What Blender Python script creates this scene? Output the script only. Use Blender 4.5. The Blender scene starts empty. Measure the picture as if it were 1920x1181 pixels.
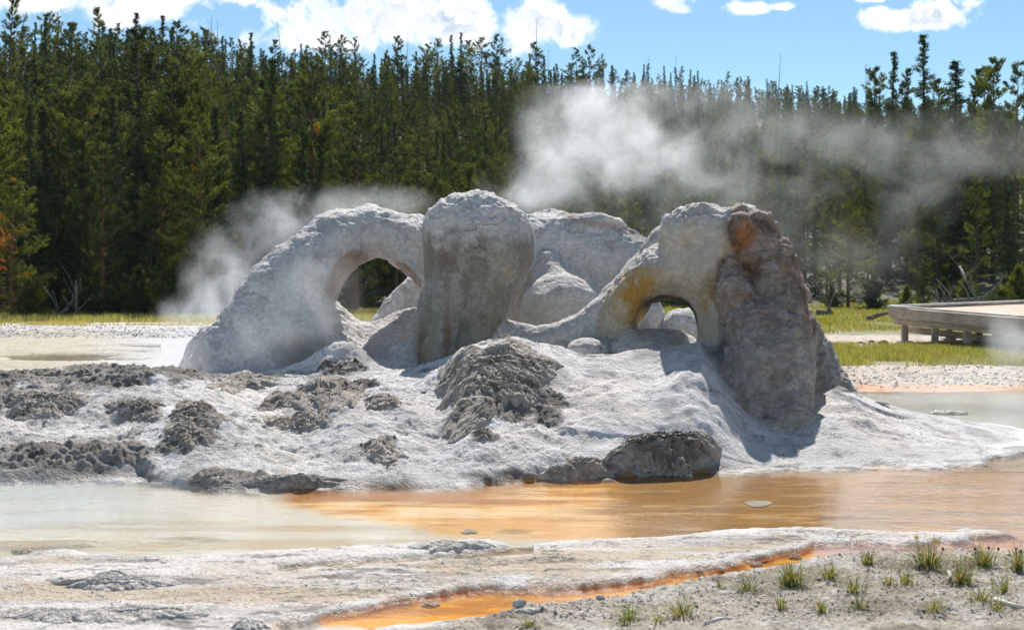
import bpy, math, random
import numpy as np
from mathutils import Vector
C = bpy.context.scene
COL = C.collection
R = math.radians
PI = math.pi
F, HC, YH = 2600.0, 1.8, 515.0          # focal length in photo pixels, eye height, horizon row

# ------------------------------------------------------------------ camera
cam_d = bpy.data.cameras.new('camera')
cam = bpy.data.objects.new('camera', cam_d); COL.objects.link(cam)
cam.location = (0, 0, HC); cam.rotation_euler = (R(90), 0, 0)
cam_d.sensor_width = 36; cam_d.lens = F / 1920 * 36
cam_d.shift_y = -(590.5 - YH) / 1920
cam_d.clip_start = 0.1; cam_d.clip_end = 6000
cam_d.dof.use_dof = True; cam_d.dof.focus_distance = 16.0; cam_d.dof.aperture_fstop = 4.0
C.camera = cam

# ------------------------------------------------------------------ light
SUN_EL, SUN_AZ = 45.0, 5.0             # azimuth from +Y, positive to the right
SKY_STRENGTH = 0.08
EXPOSURE = 0.55
sd = bpy.data.lights.new('sun', 'SUN'); sd.energy = 5.0; sd.angle = R(0.53); sd.color = (1.0, 0.955, 0.89)
sun = bpy.data.objects.new('sun', sd); COL.objects.link(sun)
az, el = R(SUN_AZ), R(SUN_EL)
sdir = Vector((math.sin(az) * math.cos(el), math.cos(az) * math.cos(el), math.sin(el)))
sun.rotation_euler = sdir.to_track_quat('Z', 'Y').to_euler()
C.view_settings.view_transform = 'Standard'; C.view_settings.look = 'None'
C.view_settings.exposure = EXPOSURE; C.view_settings.gamma = 1.0
C.render.film_transparent = False
cy = C.cycles
cy.max_bounces = 8; cy.diffuse_bounces = 3; cy.glossy_bounces = 3; cy.transmission_bounces = 4
cy.volume_bounces = 1; cy.transparent_max_bounces = 24
cy.use_denoising = True


class NT:
    """tiny helper to write node graphs"""
    def __init__(s, tree):
        s.t = tree; s.n = tree.nodes; s.l = tree.links
    def set(s, sock, v):
        if isinstance(v, bpy.types.NodeSocket): s.l.new(v, sock)
        elif v is not None:
            if hasattr(sock.default_value, '__len__') and not hasattr(v, '__len__'): v = (v,) * len(sock.default_value)
            if hasattr(sock.default_value, '__len__') and len(sock.default_value) == 4 and len(v) == 3: v = (*v, 1)
            sock.default_value = v
    def m(s, op, a, b=None, c=None, clamp=False):
        n = s.n.new('ShaderNodeMath'); n.operation = op; n.use_clamp = clamp
        for i, v in enumerate((a, b, c)):
            if v is not None: s.set(n.inputs[i], v)
        return n.outputs[0]
    def vm(s, op, a, b=None, out=0, scale=None):
        n = s.n.new('ShaderNodeVectorMath'); n.operation = op
        s.set(n.inputs[0], a)
        if b is not None: s.set(n.inputs[1], b)
        if scale is not None: s.set(n.inputs['Scale'], scale)
        return n.outputs[out]
    def xyz(s, v):
        n = s.n.new('ShaderNodeSeparateXYZ'); s.set(n.inputs[0], v); return n.outputs
    def comb(s, x, y, z):
        n = s.n.new('ShaderNodeCombineXYZ')
        for i, v in enumerate((x, y, z)): s.set(n.inputs[i], v)
        return n.outputs[0]
    def noise(s, vec, scale, detail=4, rough=0.55, dist=0.0, out='Fac', lac=2.0):
        n = s.n.new('ShaderNodeTexNoise'); s.set(n.inputs['Vector'], vec)
        s.set(n.inputs['Scale'], scale); s.set(n.inputs['Detail'], detail); s.set(n.inputs['Roughness'], rough)
        s.set(n.inputs['Distortion'], dist); s.set(n.inputs['Lacunarity'], lac)
        return n.outputs[out]
    def vor(s, vec, scale, feature='F1', out='Distance', rand=1.0):
        n = s.n.new('ShaderNodeTexVoronoi'); n.feature = feature
        s.set(n.inputs['Vector'], vec); s.set(n.inputs['Scale'], scale); s.set(n.inputs['Randomness'], rand)
        return n.outputs[out]
    def mr(s, v, a, b, c=0.0, d=1.0, smooth=True):
        n = s.n.new('ShaderNodeMapRange'); n.interpolation_type = 'SMOOTHSTEP' if smooth else 'LINEAR'
        for i, x in enumerate((v, a, b, c, d)): s.set(n.inputs[i], x)
        return n.outputs[0]
    def mix(s, f, a, b, mode='MIX'):
        n = s.n.new('ShaderNodeMix'); n.data_type = 'RGBA'; n.blend_type = mode
        s.set(n.inputs[0], f); s.set(n.inputs[6], a); s.set(n.inputs[7], b)
        return n.outputs[2]
    def bump(s, h, dist, strength=1.0, normal=None):
        n = s.n.new('ShaderNodeBump'); s.set(n.inputs['Height'], h); s.set(n.inputs['Distance'], dist)
        s.set(n.inputs['Strength'], strength)
        if normal is not None: s.l.new(normal, n.inputs['Normal'])
        return n.outputs[0]
    def attr(s, name, out='Color'):
        n = s.n.new('ShaderNodeAttribute'); n.attribute_name = name; return n.outputs[out]
    def obj(s):
        return s.n.new('ShaderNodeTexCoord').outputs['Object']
    def pos(s):
        return s.n.new('ShaderNodeNewGeometry').outputs['Position']
    def bsdf(s, color, rough=0.9, normal=None, spec=0.3, **kw):
        n = s.n.new('ShaderNodeBsdfPrincipled')
        s.set(n.inputs['Base Color'], color); s.set(n.inputs['Roughness'], rough)
        s.set(n.inputs['Specular IOR Level'], spec)
        if normal is not None: s.l.new(normal, n.inputs['Normal'])
        return n.outputs[0]
    def out(s, surf=None, vol=None):
        o = s.n.new('ShaderNodeOutputMaterial')
        if surf is not None: s.l.new(surf, o.inputs['Surface'])
        if vol is not None: s.l.new(vol, o.inputs['Volume'])


def new_mat(name):
    m = bpy.data.materials.new(name); m.use_nodes = True; m.node_tree.nodes.clear()
    return m, NT(m.node_tree)


# ------------------------------------------------------------------ sky with cumulus clouds (laid out by direction)
w = bpy.data.worlds.new('World'); C.world = w; w.use_nodes = True
t = NT(w.node_tree); w.node_tree.nodes.clear()
sky = t.n.new('ShaderNodeTexSky'); sky.sky_type = 'NISHITA'; sky.sun_disc = False
sky.sun_elevation = el; sky.sun_rotation = az
sky.air_density = 1.0; sky.dust_density = 0.3; sky.ozone_density = 2.0; sky.altitude = 2200
dirv = t.n.new('ShaderNodeTexCoord').outputs['Generated']
dx, dy, dz = t.xyz(dirv)
ysafe = t.m('MAXIMUM', dy, 0.05)
uu = t.m('DIVIDE', dx, ysafe); vv = t.m('DIVIDE', dz, ysafe)
uv = t.comb(uu, vv, 0.0)
def cpx(px, py): return ((px - 960) / F, (YH - py) / F)
CLOUDS = [(250, 0, 235, 62, .9), (90, -10, 150, 50, .9), (430, -12, 60, 34, .8), (640, 42, 190, 66, 1), (560, 66, 150, 40, .8), (830, 40, 230, 66, 1), (970, 45, 130, 62, 1), (1060, 60, 70, 45, 1),
          (700, 5, 120, 40, .8), (1262, 8, 52, 20, .72), (1403, 14, 42, 16, .8), (1470, 13, 35, 10, .7), (1690, 36, 120, 28, .95), (1755, 22, 80, 32, .85), (1800, 5, 60, 20, .6), (1640, 0, 60, 8, .5),
          (300, -190, 750, 110, 2.2), (1200, -180, 480, 90, 2.2), (1700, -250, 600, 140, 2.2), (2250, -120, 320, 80, 1.2), (-300, -120, 420, 140, 1.5), (900, -420, 1300, 190, 2.2), (900, -800, 1700, 300, 1.6)]  # this row lies above the view, added so the pools mirror white
n1 = t.noise(uv, 30, 8, 0.62, 0.3)
n2 = t.noise(t.vm('ADD', uv, (0.003, 0.010, 0)), 30, 8, 0.62, 0.3)
lowf = t.noise(uv, 9, 3, 0.5)
mask = None
base = None
for px, py, a, b, s in CLOUDS:
    u0, v0 = cpx(px, py)
    d = t.vm('LENGTH', t.vm('MULTIPLY', t.vm('SUBTRACT', uv, (u0, v0, 0)), (F / a, F / b, 0)), out=1)
    e = t.m('MULTIPLY', t.m('SUBTRACT', 1.0, t.m('POWER', d, 1.6)), s)
    mask = e if mask is None else t.m('MAXIMUM', mask, e)
edge = t.m('ADD', mask, t.m('MULTIPLY', t.m('SUBTRACT', n1, 0.5), 3.4))
cov = t.mr(edge, 0.10, 0.72)
relief = t.m('SUBTRACT', n1, n2)
thick = t.mr(edge, 0.25, 1.4)
lit = t.mr(t.m('ADD', t.m('MULTIPLY', relief, 5.5), t.m('MULTIPLY', t.m('SUBTRACT', lowf, .5), 2.2)), -0.40, 0.34)
lit2 = t.m('MAXIMUM', lit, t.m('SUBTRACT', 1.0, thick))
ccol = t.mix(lit2, (4.3, 5.4, 7.0), (10.6, 10.7, 11.0))
front = t.mr(dy, 0.06, 0.2)
behind = t.noise(t.vm('MULTIPLY', dirv, (1, 1, 2.5)), 3.5, 6, 0.6)
bcov = t.m('MULTIPLY', t.mr(behind, 0.52, 0.66), t.mr(dz, 0.03, 0.2))
allcov = t.m('ADD', t.m('MULTIPLY', cov, front), t.m('MULTIPLY', bcov, t.m('SUBTRACT', 1.0, front)))
skyc = t.mix(1.0, sky.outputs[0], (0.92, 1.06, 1.0, 1), 'MULTIPLY')
final = t.mix(allcov, skyc, ccol)
bg = t.n.new('ShaderNodeBackground'); t.set(bg.inputs[0], final); t.set(bg.inputs[1], SKY_STRENGTH)
wo = t.n.new('ShaderNodeOutputWorld'); t.l.new(bg.outputs[0], wo.inputs[0])
w.cycles.sampling_method = 'MANUAL'; w.cycles.sample_map_resolution = 512

# ------------------------------------------------------------------ numpy noise
rng = np.random.default_rng(7)
_T = rng.uniform(-1, 1, (64, 64, 64)).astype(np.float32)

def vnoise(p):
    """smooth value noise, p (n,3)"""
    i = np.floor(p).astype(np.int32); f = (p - i).astype(np.float32)
    f = f * f * f * (f * (f * 6 - 15) + 10)
    i0 = i & 63; i1 = (i + 1) & 63
    x0, y0, z0 = i0.T; x1, y1, z1 = i1.T
    fx, fy, fz = f.T
    a = _T[x0, y0, z0] * (1 - fx) + _T[x1, y0, z0] * fx
    b = _T[x0, y1, z0] * (1 - fx) + _T[x1, y1, z0] * fx
    c = _T[x0, y0, z1] * (1 - fx) + _T[x1, y0, z1] * fx
    d = _T[x0, y1, z1] * (1 - fx) + _T[x1, y1, z1] * fx
    return (a * (1 - fy) + b * fy) * (1 - fz) + (c * (1 - fy) + d * fy) * fz

ROT = np.array([[0.36, 0.48, -0.8], [-0.8, 0.6, 0.0], [0.48, 0.64, 0.6]], np.float32)
def fbm(p, freq, octv=4, gain=0.5, kind='n', off=0.0):
    q = np.asarray(p, np.float32) * freq + off
    a, s, tot = 1.0, 0.0, 0.0
    for _ in range(octv):
        n = vnoise(q)
        if kind == 'b': n = np.abs(n) * 2 - 0.6         # billow: rounded lumps, sharp creases
        elif kind == 'r': n = 1 - 2.2 * np.abs(n)       # ridges
        s = s + a * n; tot += a; a *= gain
        q = (q @ ROT) * 2.03 + 11.3
    return s / tot

def sstep(x, a, b):
    v = np.clip((x - a) / (b - a), 0, 1); return v * v * (3 - 2 * v)
def lerp(a, b, f): return a + (b - a) * f

# ------------------------------------------------------------------ the lie of the land
TOP = ([-600, 0, 150, 260, 300, 370, 480, 600, 760, 900, 1020, 1160, 1340, 1500, 1700, 1830, 1920, 2100, 2500],
       [930, 908, 902, 899, 908, 918, 922, 916, 917, 910, 903, 896, 886, 879, 876, 870, 852, 830, 800])
CRX = [-700, -300, -100, 0, 100, 180, 300, 400, 500, 600, 760, 830, 880, 950, 1050, 1090, 1160, 1250, 1315, 1350, 1400, 1440, 1500, 1560, 1600, 1650, 1700, 1800, 1880, 1960, 2200]
CRZ = [.0, .35, .6, .667, .70, .745, .697, .64, .62, .60, .66, .79, .95, 1.035, .965, .905, .905, .965, 1.03, .80, .42, .34, .34, .50, .48, .37, .28, .16, .06, 0.0, 0]
BOT = ([-600, 0, 120, 250, 370, 520, 640, 740, 905, 925, 940, 800, 1000, 1100, 1300, 1400, 1500, 1600, 1720, 1860, 1880, 2200], None)
BOTX = [-600, 0, 120, 250, 370, 520, 640, 740, 880, 920, 970, 1100, 1300, 1400, 1560, 1700, 1840, 1960, 2600]
BOTY = [1060, 1048, 1040, 1052, 1050, 1046, 1036, 1028, 1020, 1024, 1038, 1018, 1003, 997, 998, 1001, 999, 1020, 1060]
CHX = [300, 560, 620, 700, 820, 900, 1000, 1100, 1200, 1330, 1420, 1500, 1530, 1700, 1840, 1960, 2600]
CHT = [1230, 1182, 1150, 1142, 1122, 1112, 1106, 1102, 1090, 1072, 1054, 1036, 1022, 1019, 1010, 1000, 1000]
CHB = [1260, 1250, 1215, 1180, 1168, 1160, 1152, 1130, 1113, 1091, 1076, 1066, 1060, 1048, 1042, 1038, 1036]
SOILX = [300, 700, 900, 980, 1100, 1250, 1350, 1500, 1600, 1750, 1920, 2600]
SOILY = [1300, 1210, 1178, 1162, 1135, 1100, 1084, 1062, 1050, 1042, 1040, 1038]

def interp(x, xs, ys):
    return np.interp(x, xs, ys)

HALO = []
def terrain(x, y, full=False):
    """height of the ground sheet; with full=True also the masks used for its materials"""
    x = np.asarray(x, np.float64); y = np.asarray(y, np.float64)
    ys = np.maximum(y, 3.0)
    px = 960 + F * x / ys; py = YH + HC * F / ys
    P = np.stack([x, y, np.zeros_like(x)], -1).astype(np.float32)
    near = (y < 70)
    wx = fbm(P, 1.1, 3, off=3.0) ; wy = fbm(P, 1.4, 4, off=9.0); wf = fbm(P, 7.0, 3, off=19.0)
    pxw = px + 26 * wx; pyw = py + (9 * wy + 3.0 * wf) * np.clip((py - 515) / 450, 0.1, 1.4)
    # --- base relief
    z = np.where(py > 880, 0.024, 0.035)
    top = interp(pxw, *TOP)
    bot = interp(pxw, BOTX, BOTY) - 2 + 5 * fbm(P * np.array([.5, 1.4, 1], np.float32), 4.0, 4, off=230.)
    inpool = np.minimum(pyw - top, bot - pyw)               # px inside the main pool
    cht, chb = interp(pxw, CHX, CHT), interp(pxw, CHX, CHB)
    inch = np.minimum(pyw - cht, chb - pyw) + 4.0 * (pxw < 1500)
    inch = np.minimum(inch, (pxw - 520) / 5)
    # tan side channel
    sc = 7 - np.abs(pyw - interp(px, [400, 560, 800, 930, 1100], [1085, 1072, 1055, 1042, 1030])) - 14 * sstep(px, 430, 560) * 0
    sc = np.where((px > 520) & (px < 1000), sc, -20)
    # pool right behind the mound and the flats left behind it
    rp = np.minimum(np.minimum(pyw - 733, 850 - pyw), (px - 1500) * .3)
    lp = 5 - np.abs(pyw - 658 - 9 * np.sin(px / 90)) + 34 * fbm(P * np.array([.5, 1.2, 1], np.float32), .6, 4, off=44.)
    lp = np.where((px < 300) & (py > 630) & (py < 700), lp, -20)
    wet = np.maximum(np.maximum(inpool, inch), np.maximum(sc, np.maximum(rp, lp)))
    slope_px = np.clip(wet / 8.0, -1, 1)
    z = z - 0.055 * sstep(slope_px, -0.5, 0.7)
    # shallow patches of crust in the pool
    crust = sstep(fbm(P * np.array([.45, 1.5, 1], np.float32), 1.3, 4, off=70.), .22, .42) * sstep(px, 700, 300) * sstep(pyw, 930, 985)
    z = z + crust * 0.026 * (inpool > 0)
    # terraces in the crust of the foreground flats
    foregr = sstep(py, 880, 960) * np.clip(-wet / 12, 0, 1)
    soil = sstep(pyw - interp(pxw, SOILX, SOILY), -3, 5) * (py > 900)
    te = fbm(P * np.array([.42, 1.7, 1], np.float32), 1.1, 5, .55, off=31.) * 6.0
    fl = np.floor(te); fr = te - fl
    stair = (fl + sstep(fr, 0.0, 0.10)) * 0.0065
    z = z + foregr * (1 - soil) * (stair + 0.010 * fbm(P, 9, 4, .6, kind='b') + .008 * fbm(P, 2.5, 3) + .012)
    rim = np.exp(-((wet + 5) / 5.0) ** 2) * (py > 900) * (1 - soil)
    z = z + rim * 0.004 * (1 + fbm(P, 16, 3, kind='b'))
    z = z + soil * (0.03 + 0.022 * fbm(P, 2.2, 4) + 0.032 * np.maximum(fbm(P, 11, 5, .6), 0) + .010 * fbm(P, 40, 2))
    # --- the mound
    Ys = HC * F / (interp(px + 14 * wx + 8 * wf, *TOP) - YH)
    Yc = 15.5 + 0.4 * wx
    cr = interp(px, CRX, CRZ) * np.where(y > 3, 1, 0)
    v = (y - Ys) / (Yc - Ys)
    prof = np.sin(np.clip(v, 0, 1) * PI / 2) ** 0.92
    left = sstep(px, 470, 300); 
    plate = lerp(0.60, 0.0, sstep(y, 15.6, 18.3)) * left + (1 - left) * lerp(0.60, 0.0, sstep(y, 20.2, 24.0))
    plate = np.minimum(plate, cr)
    plate = np.where(px > 1540, plate * lerp(1, sstep(y, 17.4, 15.6), sstep(px, 1540, 1620)), plate)
    H = np.where(v < 1, cr * prof, lerp(cr, plate, sstep(y, Yc + 0.0, Yc + 0.9)))
    toe = np.clip(v * 6, 0, 1)
    # valleys and swells over the front flank
    H = H + toe * np.clip(H * 3, 0, 1) * (0.13 * fbm(P, 0.9, 3, off=5.) + 0.10 * fbm(P, 2.2, 4, off=25.)) * np.where(v < .9, 1, .35)
    # the white gully at left and the hollow below the central outcrop
    g = np.exp(-((px - lerp(560, 455, np.clip(v, 0, 1.2)) + 20 * wf) / 60) ** 2) * sstep(v, 0, .2) * sstep(v, 1.25, .9)
    H = H - .10 * g
    hol = np.exp(-((px - 815) / 42) ** 2 - ((v - .42) / .28) ** 2); H = H - .16 * hol
    hump = np.exp(-((px - 905) / 130) ** 2 - ((v - .62) / .3) ** 2); H = H + .10 * hump
    hump2 = np.exp(-((px - 640) / 75) ** 2 - ((y - 16.3) / .35) ** 2); H = H + .36 * hump2
    rock_land = sstep(H, 0.01, .08)
    darkn = fbm(P, 0.75, 4, off=61.) + .34 * fbm(P, 3.4, 5, .6, off=12.)
    leftbias = sstep(px, 700, 250)
    dark = sstep(darkn, .34 - .32 * leftbias, .56 - .24 * leftbias) * rock_land * (1 - .8 * g)
    if HALO:
        hn = fbm(P, 2.4, 4, .6, off=140.) * 1.3
        for hx, hy, ha, hb in HALO:
            m_ = (np.abs(x - hx) < 2 * ha) & (np.abs(y - hy) < 2 * hb)
            if m_.any():
                e_ = 1.0 - np.sqrt(((x[m_] - hx) / ha) ** 2 + ((y[m_] - hy) / hb) ** 2) + hn[m_]
                dark[m_] = np.maximum(dark[m_], sstep(e_, -.05, .45) * .9)
    rimrock = np.exp(-((v - .10) / .09) ** 2) * sstep(px, 310, 250) * rock_land
    dark = np.clip(np.maximum(dark, rimrock), 0, 1) * sstep(px, 1240, 1130)
    dark = dark * np.where(y > 16.0, 0.0, 1)
    rough = 0.024 * fbm(P, 5, 5, .55, kind='b') + .009 * fbm(P, 22, 3, .6, kind='b')
    crack = np.clip(fbm(P, 2.6, 3, kind='r', off=88.) - .80, 0, 1)
    crag = 0.026 * np.clip(fbm(P * np.array([1, 1.2, 1], np.float32), 3.6, 5, .55, kind='b', off=41.) + .25, 0, 1.5) + .03 * fbm(P, 15, 3, .6, kind='b')
    rightcr = sstep(px, 1180, 900) + .35
    H = H + rock_land * (rough * np.clip(rightcr, 0, 1) + dark * crag - .12 * crack * np.clip(rightcr, 0, 1))
    H = np.where(rock_land > 0, H + .06 * rimrock * (1 + .5 * fbm(P, 5, 3, kind='b')), H)
    H = np.where((y > 24) | (y < 8), 0, H)
    z = np.maximum(z, 0) * (H > .02) + H + np.where(H > .02, 0, z) if False else z + H
    # --- pebbly flats behind, meadow and the wooded hill
    farflat = sstep(py, 745, 700) * (1 - sstep(H, .02, .1))
    z = z + farflat * (.02 * fbm(P, 2.0, 4) + .012 * fbm(P, 9, 3, kind='b'))
    un = px
    y0 = interp(un, [-2000, 0, 500, 1000, 1500, 2000, 4000], [60, 60, 62, 66, 74, 76, 76])
    yr = interp(un, [-2000, 0, 400, 900, 1400, 2000, 4000], [150, 150, 172, 225, 290, 300, 300])
    sl = interp(un, [-2000, 0, 400, 900, 1300, 1500, 1900, 4000], [.28, .28, .245, .20, .175, .165, .148, .14])
    t1 = np.maximum(y - y0, 0)
    hill = sl * (t1 - 14 * (1 - np.exp(-t1 / 14.0)))
    top_h = sl * (yr - y0 - 14)
    hill = np.where(y > yr, np.maximum(top_h - .10 * (y - yr), top_h * .3), np.minimum(hill, top_h))
    P2 = P * np.float32(.03)
    hill = hill + (np.clip(t1 / 40, 0, 1)) * 1.6 * fbm(P2, 1.0, 3)
    z = z + hill
    if not full: return z
    return z, dict(px=px, py=py, pxw=pxw, pyw=pyw, wet=wet, inpool=inpool, inch=inch, sc=sc, rp=rp, lp=lp, soil=soil, H=H, dark=dark, g=g, v=v, P=P,
                   fr=fr, foregr=foregr, crack=crack * rock_land, hill=hill, crust=crust, rock=rock_land)

def gz(x, y): return float(terrain(np.array([x]), np.array([y]))[0])
def W(px, py, Y):                        # a photo pixel at a chosen depth -> a point in the place
    return np.array([(px - 960) / F * Y, Y, HC - (py - YH) / F * Y])
def on_ground(px, py):
    """where the sight line through a pixel meets the ground"""
    Y = np.concatenate([np.arange(6, 30, .02), np.arange(30, 200, .25)])
    X = (px - 960) / F * Y; Z = HC - (py - YH) / F * Y
    d = Z - terrain(X, Y)
    k = np.argmax(d < 0) if (d < 0).any() else len(Y) - 1
    return np.array([X[k], Y[k], terrain(X[k:k + 1], Y[k:k + 1])[0]])

# ------------------------------------------------------------------ mesh helpers
def tag(o, label=None, cat=None, group=None, kind=None):
    if label: o['label'] = label
    if cat: o['category'] = cat
    if group: o['group'] = group
    if kind: o['kind'] = kind
    return o

def link(name, me, mat, parent=None, loc=None):
    o = bpy.data.objects.new(name, me); COL.objects.link(o)
    if mat is not None and not me.materials: me.materials.append(mat)
    if parent is not None: o.parent = parent
    if loc is not None: o.location = loc
    return o

def np_mesh(name, V, faces, smooth=True, cols=None, attrs=None):
    """faces: (n,3) or (n,4) int array"""
    me = bpy.data.meshes.new(name)
    V = np.ascontiguousarray(V, np.float32); faces = np.ascontiguousarray(faces, np.int32)
    n, k = faces.shape
    me.vertices.add(len(V)); me.vertices.foreach_set('co', V.ravel())
    me.loops.add(n * k); me.loops.foreach_set('vertex_index', faces.ravel())
    me.polygons.add(n); me.polygons.foreach_set('loop_start', np.arange(0, n * k, k, dtype=np.int32))
    me.update(calc_edges=True)
    if smooth: me.polygons.foreach_set('use_smooth', np.ones(n, bool))
    else: me.polygons.foreach_set('use_smooth', np.zeros(n, bool))
    if cols is not None:
        a = me.attributes.new('col', 'FLOAT_COLOR', 'POINT')
        c4 = np.ones((len(V), 4), np.float32); c4[:, :3] = cols
        a.data.foreach_set('color', c4.ravel())
    for nm, vals in (attrs or {}).items():
        a = me.attributes.new(nm, 'FLOAT', 'POINT'); a.data.foreach_set('value', np.asarray(vals, np.float32))
    me.validate(clean_customdata=False)
    return me

class MB:
    """collects simple pieces into one mesh"""
    def __init__(s): s.v = []; s.f = []; s.n = 0
    def add(s, V, Fs):
        s.v.append(np.asarray(V, float)); s.f += [tuple(i + s.n for i in f) for f in Fs]; s.n += len(V)
    def box(s, a, b, w_, h_, up=(0, 0, 1)):
        """a board from a to b, w_ wide, h_ high (centred)"""
        a, b = Vector(a), Vector(b); d = (b - a).normalized(); up = Vector(up)
        sx = d.cross(up).normalized(); uz = sx.cross(d).normalized()
        V = []
        for p in (a, b):
            for i, j in ((-1, -1), (1, -1), (1, 1), (-1, 1)): V.append(p + sx * w_ / 2 * i + uz * h_ / 2 * j)
        s.add(V, [(0, 3, 2, 1), (4, 5, 6, 7), (0, 1, 5, 4), (1, 2, 6, 5), (2, 3, 7, 6), (3, 0, 4, 7)])
    def tube(s, pts, rad, n=8, cap=True):
        pts = [Vector(p) for p in pts]; V = []; ref = Vector((.3, .2, 1)).normalized()
        for i, p in enumerate(pts):
            d = (pts[min(i + 1, len(pts) - 1)] - pts[max(i - 1, 0)]).normalized()
            a = d.cross(ref if abs(d.dot(ref)) < .95 else Vector((1, 0, 0))).normalized(); b = d.cross(a)
            r = rad[i] if hasattr(rad, '__len__') else rad
            for k in range(n):
                th = 2 * PI * k / n; V.append(p + (a * math.cos(th) + b * math.sin(th)) * r)
        Fs = [(i * n + k, i * n + (k + 1) % n, (i + 1) * n + (k + 1) % n, (i + 1) * n + k) for i in range(len(pts) - 1) for k in range(n)]
        if cap: Fs += [tuple(range(n))[::-1], tuple((len(pts) - 1) * n + k for k in range(n))]
        s.add(V, Fs)
    def build(s, name, mat, parent=None, smooth=False, loc=None):
        me = bpy.data.meshes.new(name); me.from_pydata([tuple(p) for p in np.concatenate(s.v)], [], s.f); me.update()
        if smooth: me.polygons.foreach_set('use_smooth', np.ones(len(me.polygons), bool))
        return link(name, me, mat, parent, loc)

# ------------------------------------------------------------------ materials
def mat_ground():
    m, t = new_mat('sinter ground'); p = t.pos(); c = t.attr('col'); r = t.attr('rgh', 'Fac'); sc_ = t.attr('grain', 'Fac')
    a = t.noise(p, 34, 6, .65); b = t.noise(p, 150, 3, .6); vo = t.vor(t.vm('ADD', p, t.vm('SCALE', t.noise(p, 12, 2, out='Color'), scale=.06)), 26)
    pits = t.mr(vo, .0, .34)
    f = t.m('ADD', t.m('MULTIPLY', a, .7), t.m('MULTIPLY', b, .3))
    c2 = t.mix(sc_, c, t.mix(t.mr(f, .40, .62), t.mix(1.0, c, (.72, .69, .67, 1), 'MULTIPLY'), t.mix(1.0, c, (1.14, 1.14, 1.13, 1), 'MULTIPLY')))
    wq = t.vm('ADD', t.vm('MULTIPLY', p, (.6, 1.5, 1)), t.vm('SCALE', t.noise(p, 2.4, 5, .65, out='Color'), scale=.7))
    ln = t.vor(wq, 1.7, 'DISTANCE_TO_EDGE'); crk = t.m('MULTIPLY', t.m('MULTIPLY', t.mr(ln, .0, .020, 1, 0), t.mr(t.noise(p, .9, 3, .5), .50, .60)), sc_)
    c2 = t.mix(t.m('MULTIPLY', crk, .95), c2, (.13, .12, .115, 1))
    h = t.m('SUBTRACT', t.m('ADD', t.m('MULTIPLY', a, .7), t.m('ADD', t.m('MULTIPLY', b, .22), t.m('MULTIPLY', pits, .22))), crk)
    nrm = t.bump(t.m('MULTIPLY', h, sc_), .075, .9)
    t.out(t.bsdf(c2, r, nrm, .35)); return m

def mat_rock():
    m, t = new_mat('sinter rock'); p = t.obj(); c = t.attr('col'); g = t.attr('grain', 'Fac')
    a = t.noise(p, 22, 5, .6); b = t.noise(t.vm('MULTIPLY', p, (1.3, 1.3, .8)), 75, 4, .65); cr = t.vor(p, 42)
    f = t.m('ADD', t.m('MULTIPLY', a, .5), t.m('MULTIPLY', b, .5))
    c2 = t.mix(t.mr(f, .36, .66), t.mix(1.0, c, (.72, .68, .64, 1), 'MULTIPLY'), t.mix(1.0, c, (1.14, 1.14, 1.14, 1), 'MULTIPLY'))
    c2 = t.mix(t.m('ADD', .35, t.m('MULTIPLY', g, .65)), c, c2)
    wq = t.vm('ADD', p, t.vm('SCALE', t.noise(p, 3.0, 4, .6, out='Color'), scale=.45))
    ln = t.vor(wq, 2.3, 'DISTANCE_TO_EDGE'); crk = t.m('MULTIPLY', t.mr(ln, .0, .022, 1, 0), t.mr(t.noise(p, 1.1, 3, .5), .54, .68))
    c2 = t.mix(t.m('MULTIPLY', crk, .32), c2, (.16, .14, .13, 1))
    kn = t.mr(t.vor(t.vm('ADD', p, t.vm('SCALE', t.noise(p, 9, 2, out='Color'), scale=.08)), 14), .05, .75, 1, 0)
    c2 = t.mix(t.m('MULTIPLY', t.mr(kn, .5, .1), .22), c2, t.mix(1.0, c2, (.5, .45, .40, 1), 'MULTIPLY'))
    h = t.m('SUBTRACT', t.m('ADD', t.m('MULTIPLY', a, .5), t.m('ADD', t.m('MULTIPLY', b, .4), t.m('ADD', t.m('MULTIPLY', cr, .25), t.m('MULTIPLY', kn, .35)))), t.m('MULTIPLY', crk, .7))
    nrm = t.bump(h, t.m('MULTIPLY', g, .05), .9)
    t.out(t.bsdf(c2, .85, nrm, .3)); return m

def mat_water():
    m, t = new_mat('thin spring water'); p = t.pos()
    q = t.vm('MULTIPLY', p, (1.0, 1.0, 1.0))
    r1 = t.noise(q, 9, 3, .6, .4); r2 = t.noise(q, 32, 2, .5)
    big = t.mr(t.noise(p, .8, 3, .6), .38, .62, .45, 1.0)
    nrm = t.bump(t.m('ADD', t.m('MULTIPLY', r1, .75), t.m('MULTIPLY', r2, .25)), t.m('MULTIPLY', big, .007), 1.0)
    fr = t.n.new('ShaderNodeFresnel'); fr.inputs[0].default_value = 1.30; t.l.new(nrm, fr.inputs['Normal'])
    gl = t.n.new('ShaderNodeBsdfGlossy'); gl.inputs['Roughness'].default_value = .03; t.l.new(nrm, gl.inputs['Normal'])
    tr = t.n.new('ShaderNodeBsdfTransparent'); tr.inputs[0].default_value = (.93, .92, .88, 1)
    mx = t.n.new('ShaderNodeMixShader'); t.l.new(fr.outputs[0], mx.inputs[0]); t.l.new(tr.outputs[0], mx.inputs[1]); t.l.new(gl.outputs[0], mx.inputs[2])
    t.out(mx.outputs[0]); return m

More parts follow.
